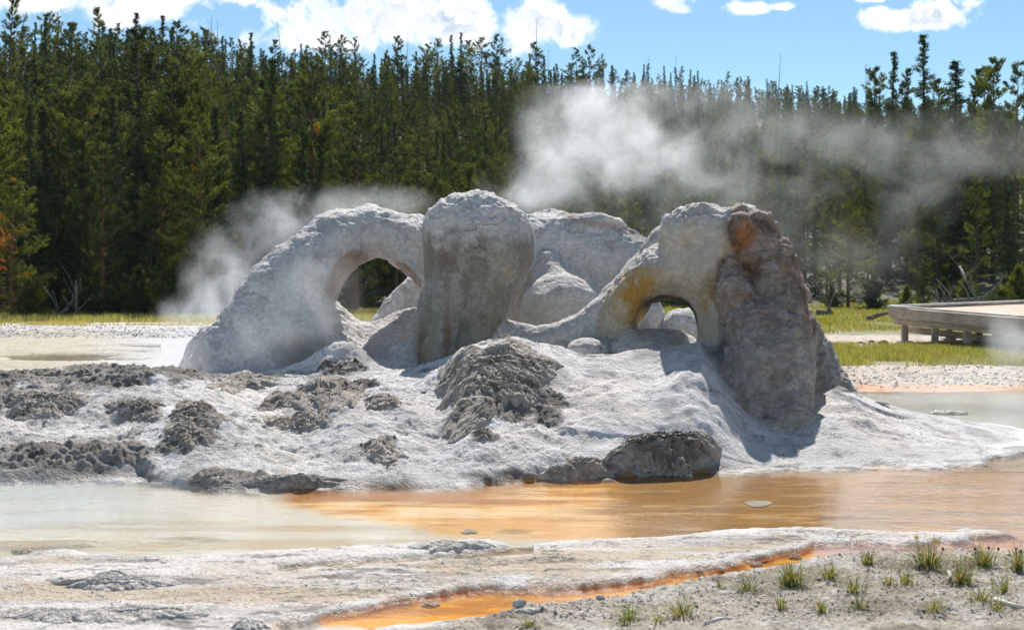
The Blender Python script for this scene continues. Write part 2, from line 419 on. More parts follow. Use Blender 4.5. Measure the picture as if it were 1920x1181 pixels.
def mat_leaf(name, dark, light, tip=None, tr=.45):
    m, t = new_mat(name); a = t.attr('tone', 'Fac')
    oi = t.n.new('ShaderNodeObjectInfo').outputs['Random']
    k = t.m('ADD', a, t.m('MULTIPLY', t.m('SUBTRACT', oi, .5), .6), clamp=True)
    c = t.mix(k, dark, light)
    if tip is not None:
        c = t.mix(t.attr('rust', 'Fac'), c, tip)
    d = t.n.new('ShaderNodeBsdfDiffuse'); t.l.new(c, d.inputs[0])
    tl = t.n.new('ShaderNodeBsdfTranslucent'); t.set(tl.inputs[0], t.mix(1.0, c, (1.35, 1.2, .5, 1), 'MULTIPLY'))
    gl = t.n.new('ShaderNodeBsdfGlossy'); gl.inputs['Roughness'].default_value = .5; t.set(gl.inputs[0], (.30, .33, .28, 1))
    mx = t.n.new('ShaderNodeMixShader'); mx.inputs[0].default_value = tr; t.l.new(d.outputs[0], mx.inputs[1]); t.l.new(tl.outputs[0], mx.inputs[2])
    m2 = t.n.new('ShaderNodeMixShader'); m2.inputs[0].default_value = .06; t.l.new(mx.outputs[0], m2.inputs[1]); t.l.new(gl.outputs[0], m2.inputs[2])
    t.out(m2.outputs[0]); return m

def mat_bark(name, a, b):
    m, t = new_mat(name); p = t.obj(); n = t.noise(t.vm('MULTIPLY', p, (6, 6, 1.2)), 3, 5, .65)
    t.out(t.bsdf(t.mix(t.mr(n, .35, .65), a, b), .9, t.bump(n, .03), .2)); return m

def mat_wood(name, a, b, scale=(14, 14, 14)):
    m, t = new_mat(name); p = t.pos(); n = t.noise(t.vm('MULTIPLY', p, scale), 1.0, 5, .6); n2 = t.noise(p, 1.5, 3)
    c = t.mix(t.mr(n, .3, .7), a, b); c = t.mix(t.mr(n2, .4, .7), c, t.mix(1.0, c, (.7, .68, .66, 1), 'MULTIPLY'))
    t.out(t.bsdf(c, .8, t.bump(n, .01), .3)); return m

M_GROUND, M_ROCK, M_WATER = mat_ground(), mat_rock(), mat_water()
M_PINE = mat_leaf('pine needles', (.022, .042, .011), (.175, .21, .036), (.50, .20, .02), tr=.48)
M_FIR = mat_leaf('fir needles', (.014, .034, .017), (.075, .125, .036), tr=.38)
M_GRASS = mat_leaf('grass blades', (.16, .20, .05), (.36, .38, .13), (.50, .42, .26), tr=.45)
M_TUFT = mat_leaf('tuft blades', (.07, .11, .025), (.20, .26, .07), (.42, .34, .18), tr=.35)
M_BARK = mat_bark('pine bark', (.050, .036, .028), (.15, .10, .07))
M_REDBARK = mat_bark('red pine bark', (.10, .045, .026), (.24, .11, .06))
M_DEAD = mat_bark('bleached dead wood', (.10, .09, .085), (.26, .245, .23))
M_WOOD = mat_wood('weathered timber', (.40, .31, .24), (.68, .55, .45), (3, 3, 40))
M_DECK = mat_wood('deck planks', (.48, .36, .27), (.62, .48, .37), (2, 18, 2))
M_RIM = mat_wood('pale rail timber', (.62, .60, .57), (.80, .78, .75), (3, 3, 30))
M_CONC, _t = new_mat('concrete footing'); _t.out(_t.bsdf(_t.mix(_t.noise(_t.pos(), 20, 4), (.42, .42, .43), (.62, .62, .62)), .9))
M_PETAL, _t = new_mat('yellow petals'); _t.out(_t.bsdf((.85, .55, .02), .6))
M_BUD, _t = new_mat('brown seed heads'); _t.out(_t.bsdf((.28, .09, .05), .8))
M_STICK, _t = new_mat('bleached stick'); _t.out(_t.bsdf(_t.mix(_t.noise(_t.pos(), 60, 3), (.55, .53, .50), (.80, .78, .75)), .8))
M_STONE, _t = new_mat('loose stone'); _o = _t.pos(); _n = _t.noise(_o, 30, 5, .6)
_t.out(_t.bsdf(_t.mix(_t.mr(_n, .35, .65), (.42, .385, .35), (.64, .61, .57)), .9, _t.bump(_n, .02), .3))

# ------------------------------------------------------------------ where the dark rocks crop out
def near_ground(px, py):
    Y = np.arange(6.6, 19, .012); X = (px - 960) / F * Y; d = HC - (py - YH) / F * Y - terrain(X, Y)
    k = np.argmax(d < 0) if (d < 0).any() else len(Y) - 1
    return np.array([X[k], Y[k]])
OUT1 = [(832, 712), (850, 678), (895, 655), (950, 648), (1005, 655), (1052, 680), (1056, 712), (1040, 728), (1002, 745), (975, 768), (930, 784), (905, 803), (868, 815), (842, 800), (845, 770), (836, 745)]
ROCKS = [
    (945, 742, 225, 130, 1, 'largest craggy dark outcrop on the mound crest below the middle pillar', .62, .20, 4.5, .15),
    (1245, 862, 200, 74, 2, 'rounded dark boulder at the edge of the orange water', .34, .07, 7, .1),
    (1095, 884, 140, 36, 3, 'low dark rock at the waterline, left of the rounded boulder', .26, .13, 4, .2),
    (625, 742, 120, 52, 4, 'blocky dark rock with a hollow face in front of the small white hump', .30, .24, 5, 0),
    (543, 752, 110, 26, 5, 'flat dark rock just left of the blocky hollow rock', .28, .22, 5, .1),
    (718, 848, 70, 44, 6, 'small round grey rock alone on the white slope below the craggy outcrop', .2, .12, 4, .5),
    (398, 898, 66, 32, 7, 'small black rock at the left pool edge, left of the long waterline rock', .18, .2, 4, 0),
    (560, 905, 150, 24, 8, 'long low black rock lying along the waterline of the pale pool', .22, .2, 6, .1),
    (457, 718, 112, 30, 9, 'smooth grey rock on the crest at the foot of the large arch', .3, .10, 3, .35),
    (85, 760, 170, 44, 10, 'slanting brown-grey slab at the far left end of the mound', .4, .16, 5, .15),
    (258, 768, 110, 40, 11, 'rough dark rock high on the left slope with a white saddle behind it', .3, .22, 5, 0),
    (372, 782, 112, 40, 12, 'dark rock with a small pit beside the white gully', .28, .24, 5, -.1),
    (352, 818, 80, 44, 13, 'dark pitted rock directly below the rock beside the white gully', .26, .2, 5, -.05),
    (560, 792, 104, 34, 14, 'grey craggy rock in the middle of the slope under the flat dark rock', .26, .2, 5, .2),
    (722, 756, 56, 30, 15, 'small rock with a flat cap between the blocky hollow rock and the craggy outcrop', .2, .16, 4, .3),
    (680, 722, 60, 14, 16, 'small black rock on the crest above the blocky hollow rock', .18, .24, 5, -.2),
    (905, 815, 40, 18, 17, 'fist-sized black rock just below the craggy outcrop', .12, .2, 5, -.1),
    ]
for r_ in ROCKS:
    c_ = near_ground(r_[0], r_[1]); k_ = F / c_[1]
    q_ = {1: .36, 2: .2, 3: .3}.get(r_[4], .46); HALO.append((c_[0], c_[1], r_[2] * q_ / k_ + .05, max(r_[3] * 1.2 * q_ / .6 / k_, .10) + .03))

# ------------------------------------------------------------------ ground sheet
def make_ground():
    ui = np.linspace(-.42, .42, 1150); step = ui[1] - ui[0]
    ext = [.42]; s = step
    while ext[-1] < 6: s *= 1.16; ext.append(ext[-1] + s)
    ext = np.array(ext[1:]); u = np.concatenate([-ext[::-1], ui, ext])
    Y = [-60, -40, -25, -15, -8, -3, 0, 2, 3.5, 4.5, 5.2]
    y = 5.6
    while y < 2600:
        Y.append(y)
        if y < 12: d = .0019 * y + .003
        elif y < 16.6: d = .0135
        elif y < 24: d = .0022 * y
        elif y < 60: d = .0035 * y
        elif y < 330: d = .012 * y
        else: d = .05 * y
        y += d
    Y = np.array(Y); nr, nc = len(Y), len(u)
    YY = np.repeat(Y[:, None], nc, 1); XX = u[None, :] * np.maximum(YY, 6.0) * np.where(YY < 6, 1 + (6 - YY) * .1, 1)
    x, y = XX.ravel(), YY.ravel()
    z = np.empty_like(x); col = np.empty((len(x), 3), np.float32); rgh = np.empty_like(x); grain = np.empty_like(x)
    CH = 400000
    for i in range(0, len(x), CH):
        sl_ = slice(i, i + CH)
        z[sl_], D = terrain(x[sl_], y[sl_], True)
        col[sl_], rgh[sl_], grain[sl_] = paint(D, z[sl_])
    idx = np.arange(nr * nc).reshape(nr, nc)
    q = np.stack([idx[:-1, :-1], idx[:-1, 1:], idx[1:, 1:], idx[1:, :-1]], -1).reshape(-1, 4)
    me = np_mesh('ground', np.stack([x, y, z], -1), q, True, col, dict(rgh=rgh, grain=grain))
    return tag(link('ground', me, M_GROUND), kind='structure')

def paint(D, z):
    """surface colours of the ground, with reflections painted into the pool bed: sinter crust, dark porous rock, bacterial mats, soil, meadow, forest litter"""
    P = D['P']; px, py, pxw, pyw = D['px'], D['py'], D['pxw'], D['pyw']
    n1 = fbm(P, 1.3, 4, off=101.)[:, None]; n2 = fbm(P, 6.0, 4, off=131.)[:, None]; n3 = fbm(P * np.array([.35, 2.2, 1], np.float32), 2.0, 4, off=151.)[:, None]
    def cc(*c): return np.array(c, np.float32)[None, :]
    def mx(a, b, f): return a + (b - a) * np.clip(np.asarray(f), 0, 1).reshape(-1, 1)
    col = mx(cc(.56, .545, .54), cc(.72, .705, .705), .5 + n1[:, 0] * 1.1)
    col = mx(col, cc(.40, .38, .37), sstep(fbm(P, 2.6, 5, .6, off=411.), .12, .5) * .55)
    # cream and pinkish tints on the crust
    col = mx(col, cc(.62, .54, .48), sstep(fbm(P, .9, 4, off=7.), .12, .5) * .45)
    col = mx(col, cc(.36, .34, .33), sstep(n2[:, 0], .16, .48) * .50)
    flow = D['g'] * sstep(fbm(P, 3, 3, off=77.), -.4, .2)
    col = mx(col, cc(.72, .68, .58), flow * .55)
    # dark porous rock
    col = mx(col, cc(.44, .415, .39), sstep(D['dark'] + .5 * n2[:, 0], .02, .35) * .6)
    col = mx(col, mx(cc(.16, .145, .13), cc(.36, .335, .31), .5 + n2[:, 0] * 1.6), sstep(D['dark'] + .35 * n2[:, 0], .25, .8) * .9)
    col = mx(col, cc(.12, .11, .11), np.clip(D['crack'] * 5, 0, .8))
    H = D['H']
    # damp brown-black line where the mound meets the water
    dampl = np.exp(-((D['v'] - .010) / .022) ** 2) * (py > 800) * sstep(px, 1950, 1850)
    col = mx(col, cc(.10, .08, .06), dampl * sstep(n1[:, 0], -.45, .1) * .85)
    flat = 1 - sstep(H, .01, .06)
    # foreground crust: whiter, with dark undercut ledges
    fg = D['foregr'] * flat
    n4 = fbm(P * np.array([.5, 1.5, 1], np.float32), 5.5, 5, .65, off=171.)
    tc = mx(cc(.66, .635, .605), cc(.43, .40, .365), sstep(n3[:, 0] + .5 * n4, -.15, .5))
    tc = mx(tc, cc(.56, .49, .41), sstep(n1[:, 0] - .3 * n4, .08, .5) * .7)
    tc = mx(tc, cc(.17, .16, .155), sstep(n4, .20, .30) * .75)
    tc = mx(tc, cc(.50, .40, .28), sstep(fbm(P * np.array([.4, 1.8, 1], np.float32), 1.6, 4, off=215.), .14, .34) * .75)
    col = mx(col, tc, fg * .95)
    ledge = fg * np.exp(-((D['fr'] - .05) / .06) ** 2) * sstep(fbm(P, 1.8, 4, .6, off=201.), -.02, .12)
    col = mx(col, cc(.10, .095, .10), ledge * .85)
    # pool beds
    wetm = sstep(D['wet'], -2, 3) * flat
    ins = sstep(D['inpool'], -2, 3) * flat
    pale = mx(cc(.66, .64, .60), cc(.56, .52, .44), sstep(n3[:, 0], .0, .5))
    pale = mx(pale, cc(.58, .66, .74), sstep(pxw, 420, 100) * sstep(pyw, 1000, 960) * .7)
    pale = mx(pale, cc(.56, .46, .33), sstep(n1[:, 0] + n3[:, 0], .35, .8) * .7)
    lowline = interp(px, [400, 560, 700, 850, 1200, 1400, 1600, 1900], [925, 945, 970, 1005, 1012, 1020, 1040, 1040])
    org = sstep(pxw + 40 * n3[:, 0], 480, 560) * sstep(pyw + 14 * n3[:, 0], lowline + 8, lowline - 14)
    streak = fbm(P * np.array([.30, 2.0, 1], np.float32), 1.7, 5, .6, off=301.)
    s2 = fbm(P * np.array([.35, 1.8, 1], np.float32), 4.5, 5, .65, off=351.)
    orange = mx(cc(.58, .26, .014), cc(.80, .50, .15), sstep(streak + .8 * s2, -.08, .14))
    orange = mx(orange, cc(.80, .54, .28), sstep(px, 600, 750) * sstep(px, 1350, 1150) * sstep(pyw + 20 * s2, 938, 962) * .65)  # bed paled to stand in for the sky's veil on the water
    orange = mx(orange, cc(.80, .66, .48), sstep(s2 + .6 * streak, .12, .32) * sstep(px, 1200, 900) * .8)
    orange = mx(orange, cc(.40, .155, .008), sstep(pyw + 30 * streak + 14 * s2, 955, 930) * sstep(px, 1050, 860) * .9)
    orange = mx(orange, cc(.32, .14, .008), sstep(streak, .1, .45) * sstep(px, 1000, 1180) * sstep(px, 1650, 1500))
    orange = mx(orange, cc(.30, .145, .005), sstep(px + 40 * streak, 1110, 1200) * sstep(px, 1650, 1540) * .9)  # amber mats deepened to paint in the pillar's dark reflection
    orange = mx(orange, cc(.62, .42, .18), sstep(s2, .2, .36) * sstep(px, 1100, 1200) * .6)
    orange = mx(orange, mx(cc(.60, .44, .34), cc(.42, .34, .30), sstep(s2, -.2, .3)), sstep(px, 1530, 1640) * .8)  # grey-mauve sky reflection painted into the bed
    orange = mx(orange, cc(.16, .10, .06), sstep(fbm(P * np.array([.5, 2.4, 1], np.float32), 5, 3, off=321.), .40, .55) * .5)
    bed = mx(pale, orange, org)
    col = mx(col, bed, ins)
    cs = D['crust'] * ins
    col = mx(col, mx(cc(.46, .40, .32), cc(.60, .56, .50), sstep(s2, -.1, .3)), cs * .8)
    chm = sstep(D['inch'], -2, 2) * flat
    chc = mx(cc(.80, .38, .010), cc(.50, .20, .004), sstep(streak + s2, -.1, .4))
    chc = mx(chc, cc(.62, .36, .24), sstep(px, 1500, 1560))
    isl = sstep(fbm(P, 2.4, 4, off=401.), .20, .34) * sstep(px, 820, 680)
    chc = mx(chc, cc(.62, .59, .56), isl)
    col = mx(col, chc, chm)
    col = mx(col, cc(.58, .47, .31), sstep(D['sc'], -4, 3) * flat * .8)
    # orange fringe along the channel
    col = mx(col, cc(.66, .36, .16), np.exp(-((D['inch'] + 2) / 3) ** 2) * .35 * flat * sstep(n2[:, 0], -.2, .2))
    # right pool behind, left flats behind
    col = mx(col, cc(.66, .67, .67), sstep(D['rp'], -1, 3) * flat)
    lf = (py < 700) * (py > 622) * flat
    col = mx(col, mx(mx(cc(.46, .41, .29), cc(.54, .49, .38), .5 + n3[:, 0] * 1.5), cc(.55, .55, .56), sstep(pxw, 120, 330)), lf * .9)
    col = mx(col, cc(.40, .37, .25), sstep(D['lp'], -4, 10) * sstep(px, 300, 240) * flat * .85)
    band = np.exp(-((pyw - 626) / 9) ** 2) * sstep(px, 420, 300)
    col = mx(col, cc(.22, .23, .25), band * sstep(fbm(P * np.array([.4, 1, 1], np.float32), 2, 4, off=55.), 0, .25) * .85)
    # grey gravel flats at right behind the mound
    rf = (px > 1450) * sstep(pyw, 630, 636) * sstep(pyw, 742, 734) * flat
    col = mx(col, mx(cc(.58, .50, .42), cc(.38, .32, .26), sstep(n2[:, 0] + .5 * n1[:, 0], -.1, .5)), rf)
    col = mx(col, cc(.66, .36, .19), rf * np.exp(-((pyw - 730) / 5) ** 2) * .9)
    # soil in the right foreground
    so = D['soil']
    soc = mx(cc(.40, .345, .28), cc(.53, .47, .395), .5 + n1[:, 0])
    soc = mx(soc, cc(.26, .22, .17), sstep(fbm(P, 3.0, 4, off=501.), .18, .42) * .8)
    soc = mx(soc, cc(.62, .60, .57), sstep(n2[:, 0], .1, .4) * .6)
    col = mx(col, soc, so)
    # meadow ground, forest floor
    mead = sstep(pyw, 634, 628) * (px > 1200) + sstep(pyw, 607, 603) * (px <= 1200)
    mead = np.clip(mead + sstep(pyw, 650, 654) * sstep(pyw, 690, 685) * (px > 1200), 0, 1)
    mc = mx(cc(.17, .20, .06), cc(.33, .28, .17), .5 + n1[:, 0] * 1.4)
    col = mx(col, mc, mead)
    hillm = sstep(py, 592, 582)
    hc = mx(cc(.055, .062, .026), cc(.12, .105, .055), .5 + fbm(P, .15, 4)[:, None][:, 0] * 1.2)
    clear = sstep(px, 1760, 1850) * sstep(fbm(P, .06, 3, off=9.), -.1, .2)
    hc = mx(hc, cc(.13, .17, .04), clear)
    col = mx(col, hc, hillm)
    rgh = .88 - .45 * np.clip(np.exp(-((D['wet'] + 3) / 5) ** 2), 0, 1) * flat
    rgh = rgh - .25 * flow * (H > .02)
    rgh = np.where(py < 800, .9, rgh)
    grain = np.clip(.55 + .45 * D['dark'] + .2 * so, 0, 1) * (1 - .75 * wetm) * (1 - .5 * hillm)
    return np.clip(col, .01, .85), np.clip(rgh, .3, 1), grain

make_ground()

def sheet(name, pts, z):
    me = bpy.data.meshes.new(name); me.from_pydata([(x, y, z) for x, y in pts], [], [tuple(range(len(pts)))]); me.update()
    return tag(link(name, me, M_WATER), kind='structure')
sheet('pool_water', [(-9, 5.6), (9, 5.6), (14, 14.6), (7.0, 14.6), (-7.5, 14.6), (-14, 14.6)], .004)
sheet('back_pool_water', [(3.6, 16.6), (13, 15.0), (16, 23), (5.2, 23)], .004)
sheet('flats_water', [(-30, 22), (-6.0, 22), (-9, 44), (-34, 44)], .006)

# ------------------------------------------------------------------ geyser cone: one smooth body grown as a distance field, cut into its parts
def E(px, py, Y, rx, ry, d, part, k=.10):       # ellipsoid, radii in photo px, depth radius in metres
    return ('e', W(px, py, Y), np.array([rx * Y / F, d, ry * Y / F]), part, k)
def T_(pts, part, k=.10, sy=1.0):               # chain of round cones (px, py, Y, r px)
    return ('t', [(W(a, b, c), r * c / F) for a, b, c, r in pts], sy, part, k)

PARTS = ['pillar', 'arch', 'ridge', 'saddle', 'side_arch', 'buttress']
BODY = [
    # left arch
    T_([(385, 688, 17.4, 38), (415, 652, 17.4, 42), (470, 608, 17.6, 58), (528, 560, 17.8, 70), (585, 506, 18.0, 72), (640, 455, 18.1, 62), (700, 432, 18.2, 46), (762, 446, 18.2, 46), (805, 500, 18.2, 44)], 1, .10, 1.35),
    E(545, 630, 17.7, 120, 78, .75, 1, .14), E(620, 668, 17.8, 130, 45, .7, 1, .12), E(452, 665, 17.3, 80, 42, .5, 1, .1),
    E(480, 560, 17.9, 40, 36, .4, 1, .08),
    T_([(395, 640, 18.2, 30), (365, 690, 18.0, 30)], 1, .015), T_([(440, 622, 17.25, 26), (418, 690, 17.0, 34)], 1, .06), T_([(488, 618, 17.2, 30), (476, 700, 16.9, 38)], 1, .09),
    T_([(610, 600, 18.5, 40), (690, 632, 18.6, 30), (755, 605, 18.6, 36)], 1, .10, 1.3),
    E(690, 640, 18.2, 90, 34, .5, 1, .1),
    T_([(775, 545, 20.0, 26), (745, 590, 20.0, 32), (720, 640, 20.0, 40)], 1, .08, 1.2),
    E(775, 455, 18.9, 60, 52, .55, 1, .12), E(800, 600, 19.4, 40, 90, .5, 1, .1),
    # middle pillar
    E(893, 442, 17.0, 98, 78, .60, 0, .05), E(945, 448, 17.05, 54, 66, .45, 0, .08), E(850, 435, 17.0, 58, 66, .5, 0, .05),
    T_([(896, 474, 17.0, 100), (876, 550, 17.0, 85), (846, 620, 17.0, 74), (836, 720, 17.0, 84)], 0, .14),
    T_([(788, 560, 17.15, 24), (768, 630, 17.1, 36), (758, 700, 17.0, 52)], 0, .07),
    T_([(850, 470, 16.55, 26), (838, 560, 16.5, 26), (822, 690, 16.45, 34)], 0, .10),
    # back ridge
    E(1040, 500, 20.2, 110, 108, .9, 2, .12), E(1120, 500, 20.2, 110, 84, .9, 2, .12), E(1185, 500, 20.0, 60, 58, .7, 2, .1),
    E(985, 520, 19.8, 70, 118, .7, 2, .1), E(1090, 600, 20.0, 160, 80, 1.0, 2, .12), E(1110, 420, 20.0, 60, 20, .5, 2, .12),
    E(1056, 592, 18.75, 80, 78, .6, 2, .04), T_([(1034, 500, 19.2, 28), (1044, 560, 18.9, 52)], 2, .07), T_([(1034, 502, 19.5, 26), (1130, 570, 19.4, 30)], 2, .10), E(1112, 610, 19.1, 52, 56, .45, 2, .10), E(1010, 630, 19.0, 44, 60, .5, 2, .08),
    # saddle
    T_([(945, 632, 17.1, 30), (1005, 646, 17.1, 31), (1070, 632, 17.1, 34), (1128, 604, 17.1, 40), (1168, 570, 17.1, 44), (1205, 520, 17.1, 42), (1250, 470, 17.1, 44)], 3, .08, 1.1),
    E(1110, 656, 16.5, 46, 20, .28, 3, .03), E(1232, 655, 16.9, 78, 42, .45, 3, .03), E(1150, 640, 17.2, 60, 50, .5, 3, .1),
    # right arch
    E(1300, 442, 15.9, 66, 54, .50, 4, .08), E(1340, 462, 15.8, 62, 76, .5, 4, .10), E(1265, 430, 15.9, 30, 34, .34, 4, .06),
    T_([(1168, 620, 16.9, 46), (1192, 565, 16.6, 50), (1236, 520, 16.3, 58), (1300, 505, 16.0, 66), (1345, 560, 15.9, 58), (1348, 640, 15.8, 52)], 4, .12, 1.3),
    E(1322, 500, 15.5, 34, 44, .20, 4, .14),
    # rugged right buttress
    T_([(1380, 420, 15.7, 33), (1416, 446, 15.6, 46), (1436, 500, 15.5, 60), (1448, 570, 15.4, 68), (1440, 650, 15.0, 84), (1432, 715, 14.6, 86)], 5, .08, 1.1),
    T_([(1402, 690, 14.85, 56), (1398, 770, 14.35, 46)], 5, .10, 1.2), T_([(1470, 690, 14.8, 52), (1474, 790, 14.15, 56)], 5, .10, 1.2), E(1436, 770, 14.3, 60, 60, .36, 5, .10),
    T_([(1352, 440, 15.8, 34), (1400, 410, 15.8, 30)], 4, .08),
    E(1386, 432, 15.35, 24, 32, .14, 5, .03), T_([(1374, 500, 15.35, 22), (1378, 560, 15.1, 34), (1372, 620, 15.1, 30)], 5, .025), E(1410, 620, 14.85, 52, 50, .26, 5, .10), E(1364, 630, 15.3, 26, 50, .2, 5, .08),
    E(1500, 640, 15.9, 26, 60, .4, 5, .08), T_([(1500, 610, 16.3, 26), (1532, 690, 16.2, 42), (1550, 760, 16.0, 60)], 5, .12, 1.3),
]
CUT = [
    # left opening: wide in front, narrower behind
    ('c', W(706, 560, 17.45), W(712, 558, 18.4), W(714, 556, 19.4), (98, 104), (72, 52), (70, 44), .07),
    ('c', W(1250, 622, 15.2), W(1253, 612, 16.1), W(1246, 622, 17.4), (106, 112), (60, 62), (46, 36), .07),
]
BOWL = ('e', W(690, 560, 18.2), np.array([60 * 18.2 / F, .6, 62 * 18.2 / F]))

def sd_ell(P, c, r):
    q = P - c.astype(np.float32); r = r.astype(np.float32)
    k0 = np.linalg.norm(q / r, axis=1); k1 = np.linalg.norm(q / (r * r), axis=1) + 1e-6
    return k0 * (k0 - 1) / k1
def sd_chain(P, pts, sy):
    best = None
    S = np.array([1, 1 / sy, 1], np.float32)
    for (a, ra), (b, rb) in zip(pts[:-1], pts[1:]):
        a = a.astype(np.float32); b = b.astype(np.float32)
        pa = (P - a) * S; ba = (b - a) * S
        h = np.clip(pa @ ba / (ba @ ba), 0, 1)
        d = np.linalg.norm(pa - h[:, None] * ba, axis=1) - (ra + (rb - ra) * h)
        best = d if best is None else smin(best, d, .05)
    return best
def smin(a, b, k):
    h = np.clip(.5 + .5 * (b - a) / k, 0, 1)
    return b + (a - b) * h - k * h * (1 - h)
TG = []
def body(P, want_part=False):
    P = P.astype(np.float32)
    wp = np.stack([fbm(P, 1.5, 3, off=2.), fbm(P, 1.5, 2, off=33.), fbm(P, 1.5, 3, off=57.)], -1) * np.float32(.07)
    Q = P + wp
    d = None; cutm = np.zeros(len(P), np.int8); dp = np.full((len(P), len(PARTS)), 9, np.float32)
    for it in BODY:
        if it[0] == 'e': di = sd_ell(Q, it[1], it[2]); part, k = it[3], it[4]
        else: di = sd_chain(Q, it[1], it[2]); part, k = it[3], it[4]
        dp[:, part] = np.minimum(dp[:, part], di)
        d = di if d is None else smin(d, di, k)
    for _, a, b, c, ra, rb, rc, k in CUT:
        y = Q[:, 1]; ts = [a[1], b[1], c[1]]
        cx = np.interp(y, ts, [a[0], b[0], c[0]]); cz = np.interp(y, ts, [a[2], b[2], c[2]])
        rx = np.interp(y, ts, [ra[0] * a[1] / F, rb[0] * b[1] / F, rc[0] * c[1] / F]); rz = np.interp(y, ts, [ra[1] * a[1] / F, rb[1] * b[1] / F, rc[1] * c[1] / F])
        e = np.sqrt(((Q[:, 0] - cx) / rx) ** 2 + ((Q[:, 2] - cz) / rz) ** 2)
        dc = (e - 1) * np.minimum(rx, rz)
        dc = np.maximum(dc, np.maximum(a[1] - y - .6, y - c[1] - .3)).astype(np.float32)
        if a[0] < 0: dc = np.maximum(dc, (cz - rz * .98) - Q[:, 2] + 0 * y).astype(np.float32)
        cutm = np.where(-dc > d - .012, (1 if a[0] < 0 else 2) if c is not None else 0, cutm).astype(np.int8)
        d = -smin(-d, dc, k)
    # pillows that stay inside the small opening and the rim under the large one
    for it in ADD:
        di = sd_ell(Q, it[1], it[2]) if it[0] == 'e' else sd_chain(Q, it[1], it[2])
        dp[:, it[3]] = np.where(di < d, -1, dp[:, it[3]]); d = smin(d, di, it[4])
    if TG:
        x0, y0, st, Zt = TG
        fx = np.clip((P[:, 0] - x0) / st, 0, Zt.shape[0] - 1.01); fy = np.clip((P[:, 1] - y0) / st, 0, Zt.shape[1] - 1.01)
        ix, iy = fx.astype(int), fy.astype(int); fx -= ix; fy -= iy
        tz = (Zt[ix, iy] * (1 - fx) + Zt[ix + 1, iy] * fx) * (1 - fy) + (Zt[ix, iy + 1] * (1 - fx) + Zt[ix + 1, iy + 1] * fx) * fy
        dt = ((P[:, 2] - tz) * .8 + .02).astype(np.float32); foot = d - dt
        d = smin(d, dt, .16)
    else: foot = d
    if want_part: return d, dp.argmin(1), cutm, foot, dp[:, 4] - dp[:, 5]
    return d
ADD = [E(1232, 662, 16.45, 84, 44, .40, 3, .03), E(1290, 640, 19.0, 60, 60, .4, 2, .03),
       T_([(600, 640, 18.7, 34), (690, 634, 18.8, 30), (760, 622, 18.8, 36)], 1, .06, 1.3),
       T_([(775, 548, 20.2, 24), (748, 592, 20.2, 30), (725, 640, 20.2, 44)], 1, .08, 1.2)]

def surface_nets(lo, hi, h, f, ter):
    n = np.ceil((hi - lo) / h).astype(int) + 1; n = ((n + 7) // 8) * 8
    G = np.full(n, 9.0, np.float32)
    nb = n // 8
    bi = np.stack(np.meshgrid(*[np.arange(k) for k in nb], indexing='ij'), -1).reshape(-1, 3)
    cen = lo + (bi * 8 + 3.5) * h
    dc = f(cen)
    act = np.abs(dc) < 8 * h * .87 + .10
    Gb = np.where(dc < 0, -9, 9).astype(np.float32).reshape(nb)
    G = np.repeat(np.repeat(np.repeat(Gb, 8, 0), 8, 1), 8, 2)
    loc = np.stack(np.meshgrid(*[np.arange(8)] * 3, indexing='ij'), -1).reshape(-1, 3)
    A = bi[act]
    for i in range(0, len(A), 800):
        ii = (A[i:i + 800, None, :] * 8 + loc[None]).reshape(-1, 3)
        G[ii[:, 0], ii[:, 1], ii[:, 2]] = f(lo + ii * h)
    S = G < 0
    c = [(i, j, k) for i in (0, 1) for j in (0, 1) for k in (0, 1)]
    cnt = sum(S[i:n[0] - 1 + i, j:n[1] - 1 + j, k:n[2] - 1 + k].astype(np.int8) for i, j, k in c)
    cells = np.argwhere((cnt > 0) & (cnt < 8))
    vals = np.stack([G[cells[:, 0] + i, cells[:, 1] + j, cells[:, 2] + k] for i, j, k in c], 1)
    cp = np.array(c, np.float32)
    acc = np.zeros((len(cells), 3), np.float32); num = np.zeros(len(cells), np.float32)
    for a in range(8):
        for b in range(a + 1, 8):
            if abs(cp[a] - cp[b]).sum() != 1: continue
            va, vb = vals[:, a], vals[:, b]; x = (va < 0) != (vb < 0)
            tt = np.clip(va / np.where(va == vb, 1, va - vb), 0, 1)
            acc += np.where(x[:, None], cp[a] + tt[:, None] * (cp[b] - cp[a]), 0); num += x
    V = lo + (cells + acc / num[:, None]) * h
    idm = np.full(n, -1, np.int32); idm[cells[:, 0], cells[:, 1], cells[:, 2]] = np.arange(len(cells))
    Fs = []
    for ax in range(3):
        sl0 = [slice(None)] * 3; sl1 = [slice(None)] * 3; sl0[ax] = slice(0, -1); sl1[ax] = slice(1, None)
        a, b = S[tuple(sl0)], S[tuple(sl1)]
        e = np.argwhere(a != b); flip = a[e[:, 0], e[:, 1], e[:, 2]]
        u_, v_ = (ax + 1) % 3, (ax + 2) % 3
        e = e[(e[:, u_] > 0) & (e[:, v_] > 0)] if False else e
        ok = (e[:, u_] > 0) & (e[:, v_] > 0); e = e[ok]; flip = flip[ok]
        du = np.zeros(3, int); du[u_] = 1; dv = np.zeros(3, int); dv[v_] = 1
        q = np.stack([idm[tuple((e - du - dv).T)], idm[tuple((e - dv).T)], idm[tuple(e.T)], idm[tuple((e - du).T)]], 1)
        q = np.where(flip[:, None], q, q[:, ::-1]); Fs.append(q[(q >= 0).all(1)])
    return V, np.concatenate(Fs)

